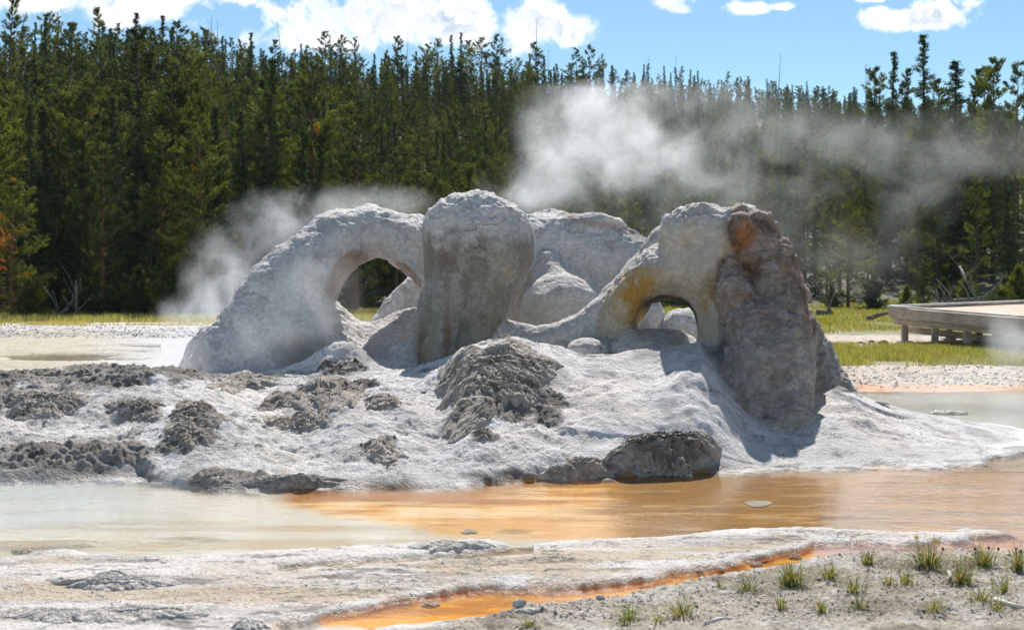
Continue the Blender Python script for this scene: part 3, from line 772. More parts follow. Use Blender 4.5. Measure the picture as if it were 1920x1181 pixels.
def vnormals(V, Q):
    a = V[Q[:, 2]] - V[Q[:, 0]]; b = V[Q[:, 3]] - V[Q[:, 1]]
    fn = np.cross(a, b); N = np.zeros_like(V)
    for k in range(4):
        for ax in range(3): N[:, ax] += np.bincount(Q[:, k], fn[:, ax], len(V))
    return N / (np.linalg.norm(N, axis=1, keepdims=True) + 1e-9)

def make_cone():
    h = .0235
    lo = np.array([-4.6, 13.2, .0]); hi = np.array([4.6, 21.6, 2.9])
    gx, gy = np.arange(-4.8, 4.9, .04), np.arange(13.0, 22.0, .04)
    GX, GY = np.meshgrid(gx, gy, indexing='ij')
    TG.extend([-4.8, 13.0, .04, terrain(GX.ravel(), GY.ravel()).reshape(GX.shape).astype(np.float32)])
    V, Q = surface_nets(lo, hi, h, body, None)
    _, pid, cutm, foot, d45 = body(V, True)
    N = vnormals(V, Q)
    px = 960 + F * V[:, 0] / V[:, 1]; py = YH + (HC - V[:, 2]) * F / V[:, 1]
    P = V.astype(np.float32)
    up = sstep(N[:, 2], .15, .6)
    bil = fbm(P, 7, 4, .55, kind='b'); fine = fbm(P, 26, 3, .6, kind='b'); med = fbm(P, 3.2, 3, kind='b', off=5.)
    wz = P.copy(); wz[:, 2] += .22 * fbm(P, 1.6, 3, off=18.)
    strata = fbm(wz * np.array([.8, .8, 3.2], np.float32), 3.0, 4, .55, kind='b', off=8.)
    blocks = fbm(P * np.array([1, 1, .8], np.float32), 3.6, 5, .6, kind='b', off=15.)
    w5 = np.where((pid == 5) | (pid == 4), sstep(d45 + .05 * fbm(P, 6, 4, off=240.), -.07, .06), 0)
    topw = up * (pid != 3) * np.where(pid == 2, np.where(V[:, 1] < 19.5, .15, .6), 1)
    topp = np.where(pid == 0, sstep(V[:, 2], 2.0, 2.35), .35)
    disp = topw * (.035 * bil * (.35 + topp)) + .004 * fine + .010 * med
    disp += w5 * (.032 * strata + .034 * blocks + .012 * bil + .012 * fine) * (1 - .45 * sstep(py, 600, 680))
    disp += np.where(pid == 4, .014 * med + .02 * topw * bil, 0)
    disp += np.where(pid == 2, np.where(V[:, 1] < 19.5, .012, .03) * med + np.where(V[:, 1] < 19.5, .4, 1.3) * .016 * np.clip(up + .25, 0, 1) * fbm(P * np.array([1, 1, 2.4], np.float32), 5, 4, .6, kind='b'), 0)
    # vertical drip flutes on the steep faces
    flute = fbm(P * np.array([1, 1, .16], np.float32), 11, 3, off=21.)
    disp += (1 - up) * .012 * flute * (pid != 5)
    disp += (pid == 0) * (1 - up) * .035 * fbm(P * np.array([1, 1, .13], np.float32), 3.6, 3, off=260.)
    crk = np.clip(fbm(P, 2.2, 4, .6, kind='r', off=188.) - .74, 0, .2); disp -= crk * .14 * ((pid == 1) | (pid == 5) | (pid == 0) | (pid == 2))
    disp += np.where((pid == 1) | (pid == 3), .016 * fbm(P, 5.5, 4, .6, kind='b', off=66.), 0)
    V2 = V + N * (disp * (1 - .8 * sstep(foot, 0, .12)))[:, None]
    N2 = vnormals(V2, Q)
    # stone colours, with crevice shade painted into the buttress
    def cc(*c): return np.array(c, np.float32)[None, :]
    def mx(a, b, f): return a + (b - a) * np.clip(np.asarray(f), 0, 1).reshape(-1, 1)
    nn = fbm(P, 2.0, 4, off=71.); nf = fbm(P, 9, 4, off=81.); nv = fbm(P * np.array([1, 1, .22], np.float32), 5.0, 4, off=91.)
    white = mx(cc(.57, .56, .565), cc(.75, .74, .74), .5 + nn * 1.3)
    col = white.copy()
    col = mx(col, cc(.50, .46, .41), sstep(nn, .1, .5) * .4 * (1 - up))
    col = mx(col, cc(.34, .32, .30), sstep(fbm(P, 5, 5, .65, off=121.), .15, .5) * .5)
    p0 = pid == 0
    fr = sstep(N[:, 1], .1, -.35) * sstep(N[:, 2], .35, -.0)
    pc = mx(cc(.33, .305, .255), cc(.48, .455, .405), .5 + nv * 1.5)
    pc = mx(pc, cc(.17, .145, .10), sstep(nf + nv * 1.5, .05, .6) * .55)
    b1 = np.exp(-((px - 787 + 18 * nn) / 13) ** 2) * sstep(py, 590, 640) + np.exp(-((px - 838 + 10 * nn) / 8) ** 2) * sstep(py, 520, 600)
    b1 = b1 + .6 * np.exp(-((px - 835) / 30) ** 2) * sstep(py, 430, 460) * sstep(py, 520, 480)
    pc = mx(pc, cc(.22, .115, .06), b1 * .7)
    pc = mx(pc, cc(.50, .46, .38), np.exp(-((px - 950) / 14) ** 2 - ((py - 505) / 22) ** 2) * 1.0)
    flankl = sstep(px, 790, 765) * sstep(py, 520, 560)
    pc = mx(pc, cc(.58, .57, .56), flankl)
    col = np.where(p0[:, None], mx(col, pc, sstep(py + 34 * nf + 20 * nn, 425, 470) * sstep(N[:, 2], .6, .15)), col)
    p1 = pid == 1
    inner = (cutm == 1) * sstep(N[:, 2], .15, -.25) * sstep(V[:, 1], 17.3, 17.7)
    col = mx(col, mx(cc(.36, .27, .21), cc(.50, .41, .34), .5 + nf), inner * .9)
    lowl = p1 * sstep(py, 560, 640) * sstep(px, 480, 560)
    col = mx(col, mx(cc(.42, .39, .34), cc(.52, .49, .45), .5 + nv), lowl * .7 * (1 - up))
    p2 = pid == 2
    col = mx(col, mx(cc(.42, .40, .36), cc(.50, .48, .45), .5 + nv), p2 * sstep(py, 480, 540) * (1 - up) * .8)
    topedge = p2 * np.exp(-((py - interp(px, [1050, 1150, 1230], [405, 425, 450])) / 10) ** 2) * sstep(px, 1040, 1070)
    col = mx(col, cc(.30, .25, .22), topedge * .7)
    p3 = pid == 3
    col = mx(col, cc(.44, .46, .46), p3 * sstep(nn + nf, -.2, .3) * .5)
    p4 = pid == 4
    must = p4 * sstep(py, 470, 510) * sstep(nv, -.5, .1)
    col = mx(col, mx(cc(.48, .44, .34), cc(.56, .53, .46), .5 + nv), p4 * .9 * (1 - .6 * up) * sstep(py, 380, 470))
    stain = 1.5 * np.exp(-((px - 1200) / 50) ** 2 - ((py - 560) / 66) ** 2) + .9 * np.exp(-((px - 1332) / 24) ** 2 - ((py - 560) / 36) ** 2)
    col = mx(col, cc(.40, .25, .06), p4 * stain * sstep(nf + nv, -.55, .25) * sstep(py + 30 * nv, 492, 512) * .9)
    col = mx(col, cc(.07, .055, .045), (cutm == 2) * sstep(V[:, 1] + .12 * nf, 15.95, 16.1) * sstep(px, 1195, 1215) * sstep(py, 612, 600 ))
    p5 = pid == 5
    br = mx(cc(.21, .14, .095), cc(.40, .29, .215), .5 + nn + nf)
    br = mx(br, cc(.40, .40, .41), sstep(nf - nn, .1, .5) * .6)
    br = mx(br, cc(.08, .05, .032), sstep(blocks + .4 * strata, .0, -.32) * .8)  # hollows darkened to imitate shade in the crevices
    br = mx(br, cc(.50, .45, .41), sstep(blocks, .2, .5) * .5)
    osp = np.exp(-((px - 1395) / 22) ** 2 - ((py - 450) / 34) ** 2) + np.exp(-((px - 1385) / 22) ** 2 - ((py - 590) / 16) ** 2) + .8 * np.exp(-((px - 1435) / 20) ** 2 - ((py - 590) / 26) ** 2)
    br = mx(br, cc(.50, .19, .05), osp * sstep(nf, -.35, .15) * .85)
    br = mx(br, cc(.14, .07, .04), np.exp(-((px - 1400) / 40) ** 2 - ((py - 606) / 12) ** 2) * .8)
    br = mx(br, cc(.55, .53, .53), sstep(px + 20 * nn, 1478, 1510) * sstep(py, 630, 660))
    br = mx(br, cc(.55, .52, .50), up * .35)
    low5 = sstep(py + 40 * nn - .25 * (px - 1440), 560, 650)
    br = mx(br, mx(cc(.34, .31, .28), cc(.50, .47, .44), .5 + nf * 1.3), low5 * .85)
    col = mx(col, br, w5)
    cracks = np.clip(fbm(P, 2.2, 3, kind='r', off=188.) - .86, 0, 1) * 6
    col = mx(col, cc(.22, .20, .19), np.clip(cracks, 0, 1) * .45)
    grain = np.clip(np.where(p5, 1.0, .42) + .35 * up, 0, 1)
    grain = np.where(p0, .75, grain)
    col = mx(col, cc(.62, .605, .60), sstep(foot + .05 * nf, -.03, .06) * .9)
    # cut away what lies under the mound
    fpart = pid[Q]; fp = np.sort(fpart, axis=1)[:, 1]
    tz = terrain(V2[:, 0], V2[:, 1])
    below = (V2[:, 2] < tz - .12) | (foot > .22)
    keepf = ~below[Q].all(1)
    root = bpy.data.objects.new('geyser_cone', None); COL.objects.link(root); root.location = (0, 17.5, .5)
    tag(root, 'large pale geyser rock with two arches and a thick middle pillar on the white mound', 'geyser cone')
    O = np.array([0, 17.5, .5])
    LAB = dict(pillar='thick brown-streaked middle pillar with a crusty white top', arch='sweeping pale arch with a large round opening',
               ridge='low white lumpy ridge at the back', saddle='smooth grey sagging rim', side_arch='smooth ochre-stained arch with a small dark opening',
               buttress='rugged rust-brown outer buttress')
    for i, nm in enumerate(PARTS):
        q = Q[(fp == i) & keepf]
        if not len(q): continue
        uq, inv = np.unique(q, return_inverse=True)
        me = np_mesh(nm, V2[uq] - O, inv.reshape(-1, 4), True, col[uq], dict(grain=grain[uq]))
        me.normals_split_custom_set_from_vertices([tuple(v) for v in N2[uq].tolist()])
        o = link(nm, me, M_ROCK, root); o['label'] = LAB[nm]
make_cone()

# ------------------------------------------------------------------ dark porous rocks set on the mound
def grid_dome(rx, ry, rz, seed, crag=.12, freq=5.0, nu=150, nv=70, flat=.0):
    u = np.linspace(0, 2 * PI, nu, endpoint=False); v = np.linspace(0, PI * .62, nv)
    U, Vv = np.meshgrid(u, v)
    rad = 1 + .16 * np.sin(2 * U + seed) + .10 * np.sin(3 * U + seed * 2.1) + .06 * np.sin(5 * U + seed * 3.7)
    x = np.sin(Vv) * np.cos(U) * rad; y = np.sin(Vv) * np.sin(U) * rad; z = np.cos(Vv)
    z = np.sign(z) * np.abs(z) ** (1 - flat * .5)
    P = np.stack([x * rx, y * ry, z * rz], -1).reshape(-1, 3).astype(np.float32)
    n = np.stack([x / rx, y / ry, z / rz], -1).reshape(-1, 3); n /= np.linalg.norm(n, axis=1, keepdims=True) + 1e-9
    off = seed * 13.7
    d = fbm(P, freq, 4, .55, kind='b', off=off) * crag + fbm(P * np.array([1, 1, 2.2], np.float32), freq * 2.4, 4, .6, kind='b', off=off + 5) * crag * .55 + fbm(P, freq * 9, 3, .6, kind='b', off=off + 9) * crag * .16
    s = min(rx, ry, rz * 1.6)
    P = P + n * (d * s)[:, None]
    idx = np.arange(nu * nv).reshape(nv, nu)
    q = np.stack([idx[:-1], np.roll(idx[:-1], -1, 1), np.roll(idx[1:], -1, 1), idx[1:]], -1).reshape(-1, 4)[:, ::-1]
    cr = d.ravel()
    nf = fbm(P, 6, 4, off=off + 20)
    tone = np.clip(.5 + cr * 3 + nf, 0, 1)[:, None]
    return P, q, tone

def rock(px, py, wpx, hpx, seed, label, d=None, crag=.14, freq=5.0, light=0.0, outline=None, th=None, cat='rock'):
    """a crusty rock sitting on the slope: its foot follows the ground, its sides are steep and broken"""
    r = np.random.default_rng(seed)
    if outline is None:
        A = np.linspace(0, 2 * PI, 22, endpoint=False)
        k = 1 + .16 * np.sin(2 * A + seed) + .13 * np.sin(3 * A + seed * 2.1) + .08 * r.normal(size=22)
        outline = [(px + wpx / 2 * kk * math.cos(a), py + hpx / 2 * kk * math.sin(a)) for a, kk in zip(A, k)]
    G = np.array([near_ground(a, b) for a, b in outline])
    c = G.mean(0); D_ = G - c; ang = np.arctan2(D_[:, 1], D_[:, 0]); rad = np.linalg.norm(D_, axis=1)
    o_ = np.argsort(ang); ang, rad = ang[o_], rad[o_]
    ang = np.concatenate([ang - 2 * PI, ang, ang + 2 * PI]); rad = np.tile(rad, 3)
    R0 = float(rad.mean()); th = th or .20 * min(R0, .40)
    nu = max(90, int(wpx * 1.5)); nv = max(40, int(wpx * .55))
    u = np.linspace(-PI, PI, nu, endpoint=False); v = np.linspace(0, 1.06, nv)
    U, Vv = np.meshgrid(u, v); RR = np.interp(U, ang, rad)
    cx0 = np.stack([np.cos(U), np.sin(U), 0 * U], -1).reshape(-1, 3)
    RR = RR * (1 + .42 * fbm(cx0 * 1.0, 3.2, 5, .6, off=seed * 3.1).reshape(RR.shape))
    x = (c[0] + np.cos(U) * RR * Vv).ravel(); y = (c[1] + np.sin(U) * RR * Vv).ravel(); vr = Vv.ravel()
    g = terrain(x, y); prof = np.clip(1 - vr ** 2.4, 0, 1) ** .75 * np.where(vr > 1, 0, 1)
    P = np.stack([x, y, g], -1).astype(np.float32); fq = freq * .7 / max(R0, .15)
    LY = np.array([.6, 1.5, 1], np.float32); wv = .10 * fbm(P, fq * .6, 3, off=77.)[:, None].astype(np.float32)
    b1 = fbm((P + wv) * LY, fq, 4, .5, kind='b', off=seed * 7.); b2 = fbm((P + wv) * LY, fq * 2.4, 4, .6, kind='b' if seed in (2, 3) else 'r', off=seed * 5.) * .6; b3 = fbm(P, fq * 8, 3, .6, kind='b')
    lump = .62 + .75 * fbm(P, 1.1 / R0, 2, off=seed * 9.)
    if seed not in (2, 3):
        qn = (b1 + .35 * b2) * 4.5; b1 = .35 * b1 + .65 * (np.floor(qn) + sstep(qn - np.floor(qn), 0, .3)) / 4.5
        lump = .6 + .4 * lump
    if seed == 2: lump = .95 + .1 * lump
    z = g + th * prof * np.clip(lump, .25, 1.3) + prof * th * (crag * 1.1 * b1 + crag * .8 * b2 + crag * .5 * b3) - .03 * (vr > .99)
    sh = prof * th * .28
    P[:, 0] += sh * fbm(P, fq * 1.3, 3, kind='b', off=50.); P[:, 1] += sh * fbm(P, fq * 1.3, 3, kind='b', off=90.); P[:, 2] = z
    o = np.array([c[0], c[1], float(terrain(c[:1], c[1:])[0])]); P = P - o
    idx = np.arange(nu * nv).reshape(nv, nu)
    q = np.stack([idx[:-1], np.roll(idx[:-1], -1, 1), np.roll(idx[1:], -1, 1), idx[1:]], -1).reshape(-1, 4)[:, ::-1]
    tone = np.clip(.5 + .7 * b1 + .6 * b2 + .6 * fbm(P, 5, 4, .6, off=4.) + .35 * sstep(vr, .8, 1.0), 0, 1)[:, None]
    a_ = np.array([.14, .122, .105]) * (1 + light); b_ = np.array([.45, .415, .375]) * (1 + light)
    if cat == 'crust ledge':
        a_ = np.array([.24, .23, .22]); b_ = np.array([.66, .64, .62]); tone = np.clip(tone + .45, 0, 1)
    col = a_ + (b_ - a_) * tone
    ob = link('rock', np_mesh('rock', P, q, True, col, dict(grain=np.ones(len(P)))), M_ROCK, loc=tuple(o))
    tag(ob, label, cat, 'rough dark rocks on the mound'); return ob

for r_ in ROCKS: rock(*r_[:6], d=r_[6], crag=r_[7], freq=r_[8], light=r_[9], outline=OUT1 if r_[4] == 1 else None, th={1: .15, 2: .20, 3: .10, 4: .10}.get(r_[4]))
for args in [
        (215, 1094, 270, 20, 31, 'long raised crust ledge with a dark undercut edge in the lower left foreground'),
        (120, 1156, 290, 24, 32, 'dark cracked crust ledge curving along the bottom left, left half'),
        (262, 1150, 210, 26, 33, 'broken dark-edged crust ledge at the bottom left, right of the curving one'),
        (845, 1026, 150, 12, 34, 'dark-topped crust ledge ending in a point at the lower edge of the pool'),
        (210, 1080, 60, 8, 35, 'small white plate of crust above the long raised ledge'),
        (470, 1176, 80, 10, 36, 'dark lump of crust at the bottom edge left of the orange runoff')]:
    o_ = rock(*args, crag=.14, freq=6, th=.035, cat='crust ledge'); o_['group'] = 'crust ledges in the foreground'; o_.name = 'crust_ledge'
exec_seed = 0

# loose stones in the orange channel and ledge
for k, (px, py, wpx, hpx, lab) in enumerate([
        (1775, 777, 60, 10, 'low dark rock at the right end of the mound by the back pool'),
        (1650, 757, 34, 7, 'small grey rock on the right flank of the mound below the buttress'),
        (40, 1036, 40, 10, 'tiny dark lump poking out of the pale pool at far left'),
        (974, 1135, 26, 14, 'pale angular stone standing in the orange runoff below the middle of the pool'),
        (808, 1138, 34, 8, 'flat pale stone lying in the orange runoff, left of the angular stone'),
        (990, 1148, 44, 10, 'flat whitish stone on the lower bank of the orange runoff'),
        (1125, 1123, 14, 8, 'small brown stone at the right end of the wide orange runoff'),
        (1312, 1078, 18, 10, 'round pale stone at the narrow bend of the orange runoff'),
        (1352, 1070, 24, 8, 'pale stone beside the narrow orange runoff, second from the bend'),
        (1416, 1062, 30, 8, 'dark flat stone in the orange runoff near the yellow flower'),
        (1492, 1048, 26, 10, 'grey stone at the upper end of the orange runoff'),
        (1422, 945, 46, 3, 'flat tan slab just under the surface inside the dark reflection'),
        (879, 998, 26, 5, 'small white stone on the pool bed edge below the orange water')]):
    c = on_ground(px, py); Y = c[1]
    P, q, tone = grid_dome(wpx / 2 * Y / F, wpx / 2 * Y / F * (.6 if hpx > 6 else 1.6), hpx * .62 * Y / F, k + 40, .34, 5 / (wpx * Y / F), 46, 20, .4)
    o = link('stone', np_mesh('stone', P, q), M_STONE, loc=(c[0], c[1], c[2] + .003)); tag(o, lab, 'stone', 'loose stones in and beside the runoff')

# ------------------------------------------------------------------ trees
def rvec(r, n):
    v = r.normal(size=(n, 3)); return v / np.linalg.norm(v, axis=1, keepdims=True)

def build_tree(kind, seed, Ht=12.0):
    """returns trunk mesh and crown mesh of one tree standing at the origin"""
    r = np.random.default_rng(seed); tb = MB()
    bend = r.normal(0, .012 * Ht, 2); ph = r.uniform(0, 6)
    def axis(t_):
        return np.array([bend[0] * math.sin(t_ * 3 + ph) * t_, bend[1] * math.sin(t_ * 2.3 + ph) * t_, t_ * Ht])
    P_ = dict(pine_wide=(.06, .25, 105, .9), pine_tall=(.16, .16, 100, .9), pine_open=(.26, .18, 62, .8), spire=(.03, .15, 170, 1.0),
              sparse=(.50, .15, 38, .75), rusty=(.06, .26, 120, .9), young=(.02, .26, 70, 1.0), snag=(.35, .05, 26, .4), bush=(.0, .42, 70, 1.0))[kind]
    base, rad, nb, _ = P_
    r0 = {'snag': .010, 'sparse': .011, 'young': .016, 'bush': .02}.get(kind, .0135) * Ht
    tt = np.linspace(0, .985, 12)
    tb.tube([axis(a) - (0, 0, .3 if a == 0 else 0) for a in tt], [max(r0 * (1 - a) ** .85, .012) for a in tt], 9)
    cen, dirs, tone, rust = [], [], [], []
    lobes = r.uniform(.55, 1.25, 9)
    for b in range(nb):
        t_ = base + (1 - base) * (b + r.uniform(0, 1)) / nb
        t_ = min(t_, .985)
        s = (t_ - base) / (1 - base)
        if kind == 'spire': prof = (1 - s) ** 1.05 * r.uniform(.7, 1.15) + .02
        elif kind in ('young', 'bush'): prof = (1 - s) ** .7
        elif kind == 'sparse': prof = (.35 + .75 * math.sin(min(1, s * 1.15) * PI) ** .7) * (1 - s * .25)
        else: prof = (min(1, s * 3.2 + .45)) * (1 - s) ** .55 * 1.05 + .05
        a = r.uniform(0, 2 * PI)
        L = rad * Ht * prof * r.uniform(.5, 1.25) * (lobes[int(s * 8.99)] if kind != 'spire' else 1) * (1 + .25 * math.sin(a * 2 + s * 9))
        if kind == 'snag': L = r.uniform(.01, .05) * Ht
        if L < .1: L = .1
        elev = {'spire': -.25, 'sparse': .25}.get(kind, .12) + .5 * s + r.normal(0, .12)
        d0 = np.array([math.cos(a) * math.cos(elev), math.sin(a) * math.cos(elev), math.sin(elev)])
        p0 = axis(t_); mid = p0 + d0 * L * .5 - np.array([0, 0, .05 * L]); tip = p0 + d0 * L + np.array([0, 0, .14 * L])
        br = max(.004 * Ht * .25 * (1 - s) + .006, .009)
        tb.tube([p0, mid, tip], [br * 1.6, br, .006], 4, False)
        if kind == 'snag': continue
        if kind not in ('spire', 'young', 'bush') and r.random() < (.12 if s > .25 else .35): continue   # bare branch
        nt = int(max(4, L * {'spire': 15, 'young': 22, 'bush': 18}.get(kind, 8.5)))
        s_ = r.uniform(.18 if kind in ('spire', 'young', 'bush') else .38, 1.03, nt)
        side = np.cross(d0, [0, 0, 1.]); side /= np.linalg.norm(side) + 1e-9
        lat = r.uniform(-1, 1, nt) * (1.08 - s_) ** .6 * L * .45
        pos = p0 + np.outer(s_, d0 * L) + np.outer(lat, side) + np.outer(s_ ** 2, [0, 0, .13 * L]) + np.outer(r.normal(0, .05 * L + .03, nt), [0, 0, 1])
        cen.append(pos)
        dd = d0 * .8 + np.outer(np.sign(lat), side) * .4 + np.array([0, 0, .35 if kind != 'spire' else -.05]); dirs.append(dd)
        bt = np.clip(r.uniform(0, 1) ** 1.5 * .75 + r.normal(0, .16, nt) + .3 * (s_ - .5), 0, 1)
        tone.append(bt)
        if kind == 'rusty':
            rr = np.full(nt, 0.0)
            if .25 < s < .5 and math.cos(a - 5.2) > .2 and r.random() < .75: rr[:] = .95
            if r.random() < .05: rr[:] = .8
        else: rr = np.full(nt, .5 if r.random() < .003 else 0.)
        rust.append(rr)
    trunk_arr = (np.concatenate(tb.v), tb.f)
    if kind == 'snag': return tb, None
    cen = np.concatenate(cen); dirs = np.concatenate(dirs); tone = np.concatenate(tone); rust = np.concatenate(rust)
    k = {'spire': 12, 'young': 14, 'bush': 14}.get(kind, 24)
    n = len(cen); c = np.repeat(cen, k, 0); d = np.repeat(dirs, k, 0); d /= np.linalg.norm(d, axis=1, keepdims=True)
    sc_ = Ht / 12.0; sz = {'young': .5, 'bush': .7}.get(kind, 1.0)
    base_ = c + d * r.uniform(-.13, .15, (n * k, 1)) * sz + rvec(r, n * k) * .06 * sz * r.random((n * k, 1))
    dr = d * .55 + rvec(r, n * k); dr /= np.linalg.norm(dr, axis=1, keepdims=True)
    ln = r.uniform(.09, .20, (n * k, 1)) * sz * (1.0 if kind != 'spire' else .9); wd = r.uniform(.016, .030, (n * k, 1)) * sz
    sd_ = np.cross(dr, rvec(r, n * k)); sd_ /= np.linalg.norm(sd_, axis=1, keepdims=True) + 1e-9
    V = np.stack([base_ - sd_ * wd, base_ + sd_ * wd, base_ + dr * ln], 1).reshape(-1, 3)
    Fi = np.arange(len(V)).reshape(-1, 3)
    tn = np.repeat(np.repeat(tone, k) + r.normal(0, .08, n * k), 3); ru = np.repeat(np.repeat(rust, k), 3)
    me = np_mesh('crown', V, Fi, False, None, dict(tone=np.clip(tn, 0, 1), rust=ru))
    return tb, me

KINDS = [('pine_wide', 1), ('pine_wide', 2), ('pine_tall', 3), ('pine_tall', 4), ('pine_open', 5), ('spire', 6), ('spire', 7), ('sparse', 8), ('sparse', 9), ('rusty', 10), ('young', 11), ('snag', 12), ('snag', 13), ('bush', 14)]
TM = {}
KH = {'young': 3.2, 'bush': 1.6}
for kd, sd_ in KINDS:
    Ht = KH.get(kd, 12.0)
    tb, cm = build_tree(kd, sd_, Ht)
    me = bpy.data.meshes.new('trunk'); me.from_pydata([tuple(p) for p in np.concatenate(tb.v)], [], tb.f); me.update()
    me.polygons.foreach_set('use_smooth', np.ones(len(me.polygons), bool))
    me.materials.append(M_DEAD if kd == 'snag' else (M_REDBARK if kd in ('pine_wide', 'rusty') else M_BARK))
    if cm: cm.materials.append(M_FIR if kd == 'spire' else M_PINE)
    TM.setdefault(kd, []).append((me, cm, Ht))

NTREE = 0
def plant(kd, x, y, h, label, cat='pine tree', group=None, seed=0, z=None, wide=1.0, lean=0.0):
    global NTREE
    me, cm, Ht = TM[kd][seed % len(TM[kd])]
    nm = {'snag': 'dead_tree', 'spire': 'fir_tree', 'bush': 'pine_shrub', 'young': 'young_pine'}.get(kd, 'pine_tree')
    root = bpy.data.objects.new(nm, None); COL.objects.link(root)
    s = h / Ht
    root.location = (x, y, (gz(x, y) if z is None else z) - .05); root.rotation_euler = (R(lean) * .3, R(lean), random.uniform(0, 2 * PI)); root.scale = (s * wide, s * wide, s)
    root.empty_display_size = .5
    tag(root, label, cat, group)
    link('trunk', me, None, root)
    if cm: link('crown', cm, None, root)
    NTREE += 1
    return root

def tree_at(kd, px, Y, top, label, **kw):
    x = (px - 960) / F * Y; z0 = gz(x, Y)
    ztop = HC - (top - YH) / F * Y
    return plant(kd, x, Y, max(ztop - z0, 1.0), label, z=z0, **kw)

random.seed(5)
# trees one can point at
tree_at('rusty', 22, 55, 335, 'wide yellow-green pine with orange dying needle clumps at the far left edge of the forest', wide=1.15)
tree_at('pine_wide', 192, 58, 268, 'pine with a bare reddish trunk at the left forest edge, right of the orange-tinged pine', seed=0, wide=.9)
tree_at('pine_wide', 372, 60, 215, 'large dark pine with a leaning trunk just left of the steam beside the large arch', seed=1, lean=-3)
tree_at('young', 302, 56.5, 462, 'bright yellow-green young pine standing before the dark pines left of the large arch', cat='young pine')
tree_at('pine_wide', 112, 66, 150, 'broad pine rising behind the orange-tinged pine', seed=1)
tree_at('pine_tall', 255, 68, 60, 'tallest broad pine in the left half, rising above the young yellow-green pine', seed=0, wide=1.3)
tree_at('pine_wide', 350, 72, 92, 'tall irregular pine just right of the tallest broad pine', seed=0, wide=.8)
tree_at('spire', 500, 66, 105, 'tall dark conical fir left of centre, above the top of the large arch', cat='fir tree', seed=0, wide=1.2)
tree_at('pine_wide', 585, 68, 122, 'broad bushy pine right of the tall dark conical fir', seed=1, wide=.9)
tree_at('pine_wide', 668, 63, 190, 'lower broad pine directly above the opening of the large arch', seed=0, wide=1.0)
tree_at('pine_open', 742, 64, 280, 'open pine just left of the middle pillar', seed=0)
tree_at('young', 880, 68, 310, 'pyramid-shaped small fir seen above the middle pillar', cat='young fir', seed=0)
tree_at('spire', 1732, 96, 62, 'tallest narrow spire fir on the right skyline', cat='fir tree', seed=1, wide=1.0)
tree_at('spire', 1668, 98, 95, 'narrow spire fir left of the tallest spire on the right', cat='fir tree', seed=0, wide=.9)
tree_at('spire', 1792, 92, 112, 'bushy-based dark fir with a thin tip between the tallest spire and the twin pines', cat='fir tree', seed=1, wide=1.5)
tree_at('pine_tall', 1862, 92, 108, 'tall pine with a rounded top, taller of the pair near the right edge', seed=1, wide=1.0)
tree_at('sparse', 1903, 90, 116, 'thin bare-stemmed pine at the far right edge of the skyline', seed=0)
tree_at('pine_tall', 1842, 96, 125, 'slightly shorter pine standing left of the rounded-top pine near the right edge', seed=0, wide=.9)
tree_at('young', 1732, 58, 478, 'small bushy pine behind the left corner of the wooden deck', cat='young pine', wide=1.1)
tree_at('pine_open', 1830, 66, 322, 'slender pine with a light crown rising above the middle of the wooden deck', seed=0)
tree_at('spire', 1893, 68, 325, 'dark narrow fir beside the green clearing at the right edge', cat='fir tree', seed=0, wide=1.2)
tree_at('pine_wide', 1590, 72, 372, 'dark rounded pine seen just right of the rust-brown buttress', seed=1, wide=1.2)
# skyline individuals
SKY = [('sparse', 608, 168, 58), ('sparse', 640, 166, 66), ('sparse', 662, 170, 70), ('pine_tall', 746, 170, 68), ('sparse', 797, 172, 82), ('sparse', 820, 168, 72), ('spire', 848, 176, 64), ('spire', 864, 176, 60),
       ('pine_tall', 872, 180, 78), ('sparse', 903, 170, 70), ('sparse', 932, 168, 64), ('pine_tall', 1004, 175, 80), ('sparse', 1082, 180, 92), ('sparse', 1106, 180, 84), ('spire', 990, 180, 100), ('spire', 1020, 184, 104),
       ('spire', 300, 118, 26), ('spire', 255, 116, 22), ('sparse', 282, 118, 34), ('sparse', 332, 122, 40), ('pine_tall', 190, 112, 20), ('pine_tall', 128, 108, 24), ('pine_tall', 15, 104, 2), ('spire', 85, 108, 24),
       ('sparse', 358, 128, 44), ('spire', 470, 140, 60), ('pine_tall', 515, 145, 74), ('sparse', 545, 150, 92), ('spire', 420, 135, 66), ('pine_tall', 385, 130, 52),
       ('spire', 1310, 240, 132), ('pine_tall', 1382, 245, 146), ('spire', 1405, 245, 152), ('pine_open', 1495, 225, 160), ('pine_tall', 1545, 215, 166), ('pine_tall', 1640, 120, 128), ('pine_tall', 1690, 118, 130),
       ('pine_tall', 1762, 112, 150), ('pine_tall', 1818, 108, 132), ('spire', 1148, 200, 122), ('spire', 700, 172, 100), ('spire', 780, 172, 96)]
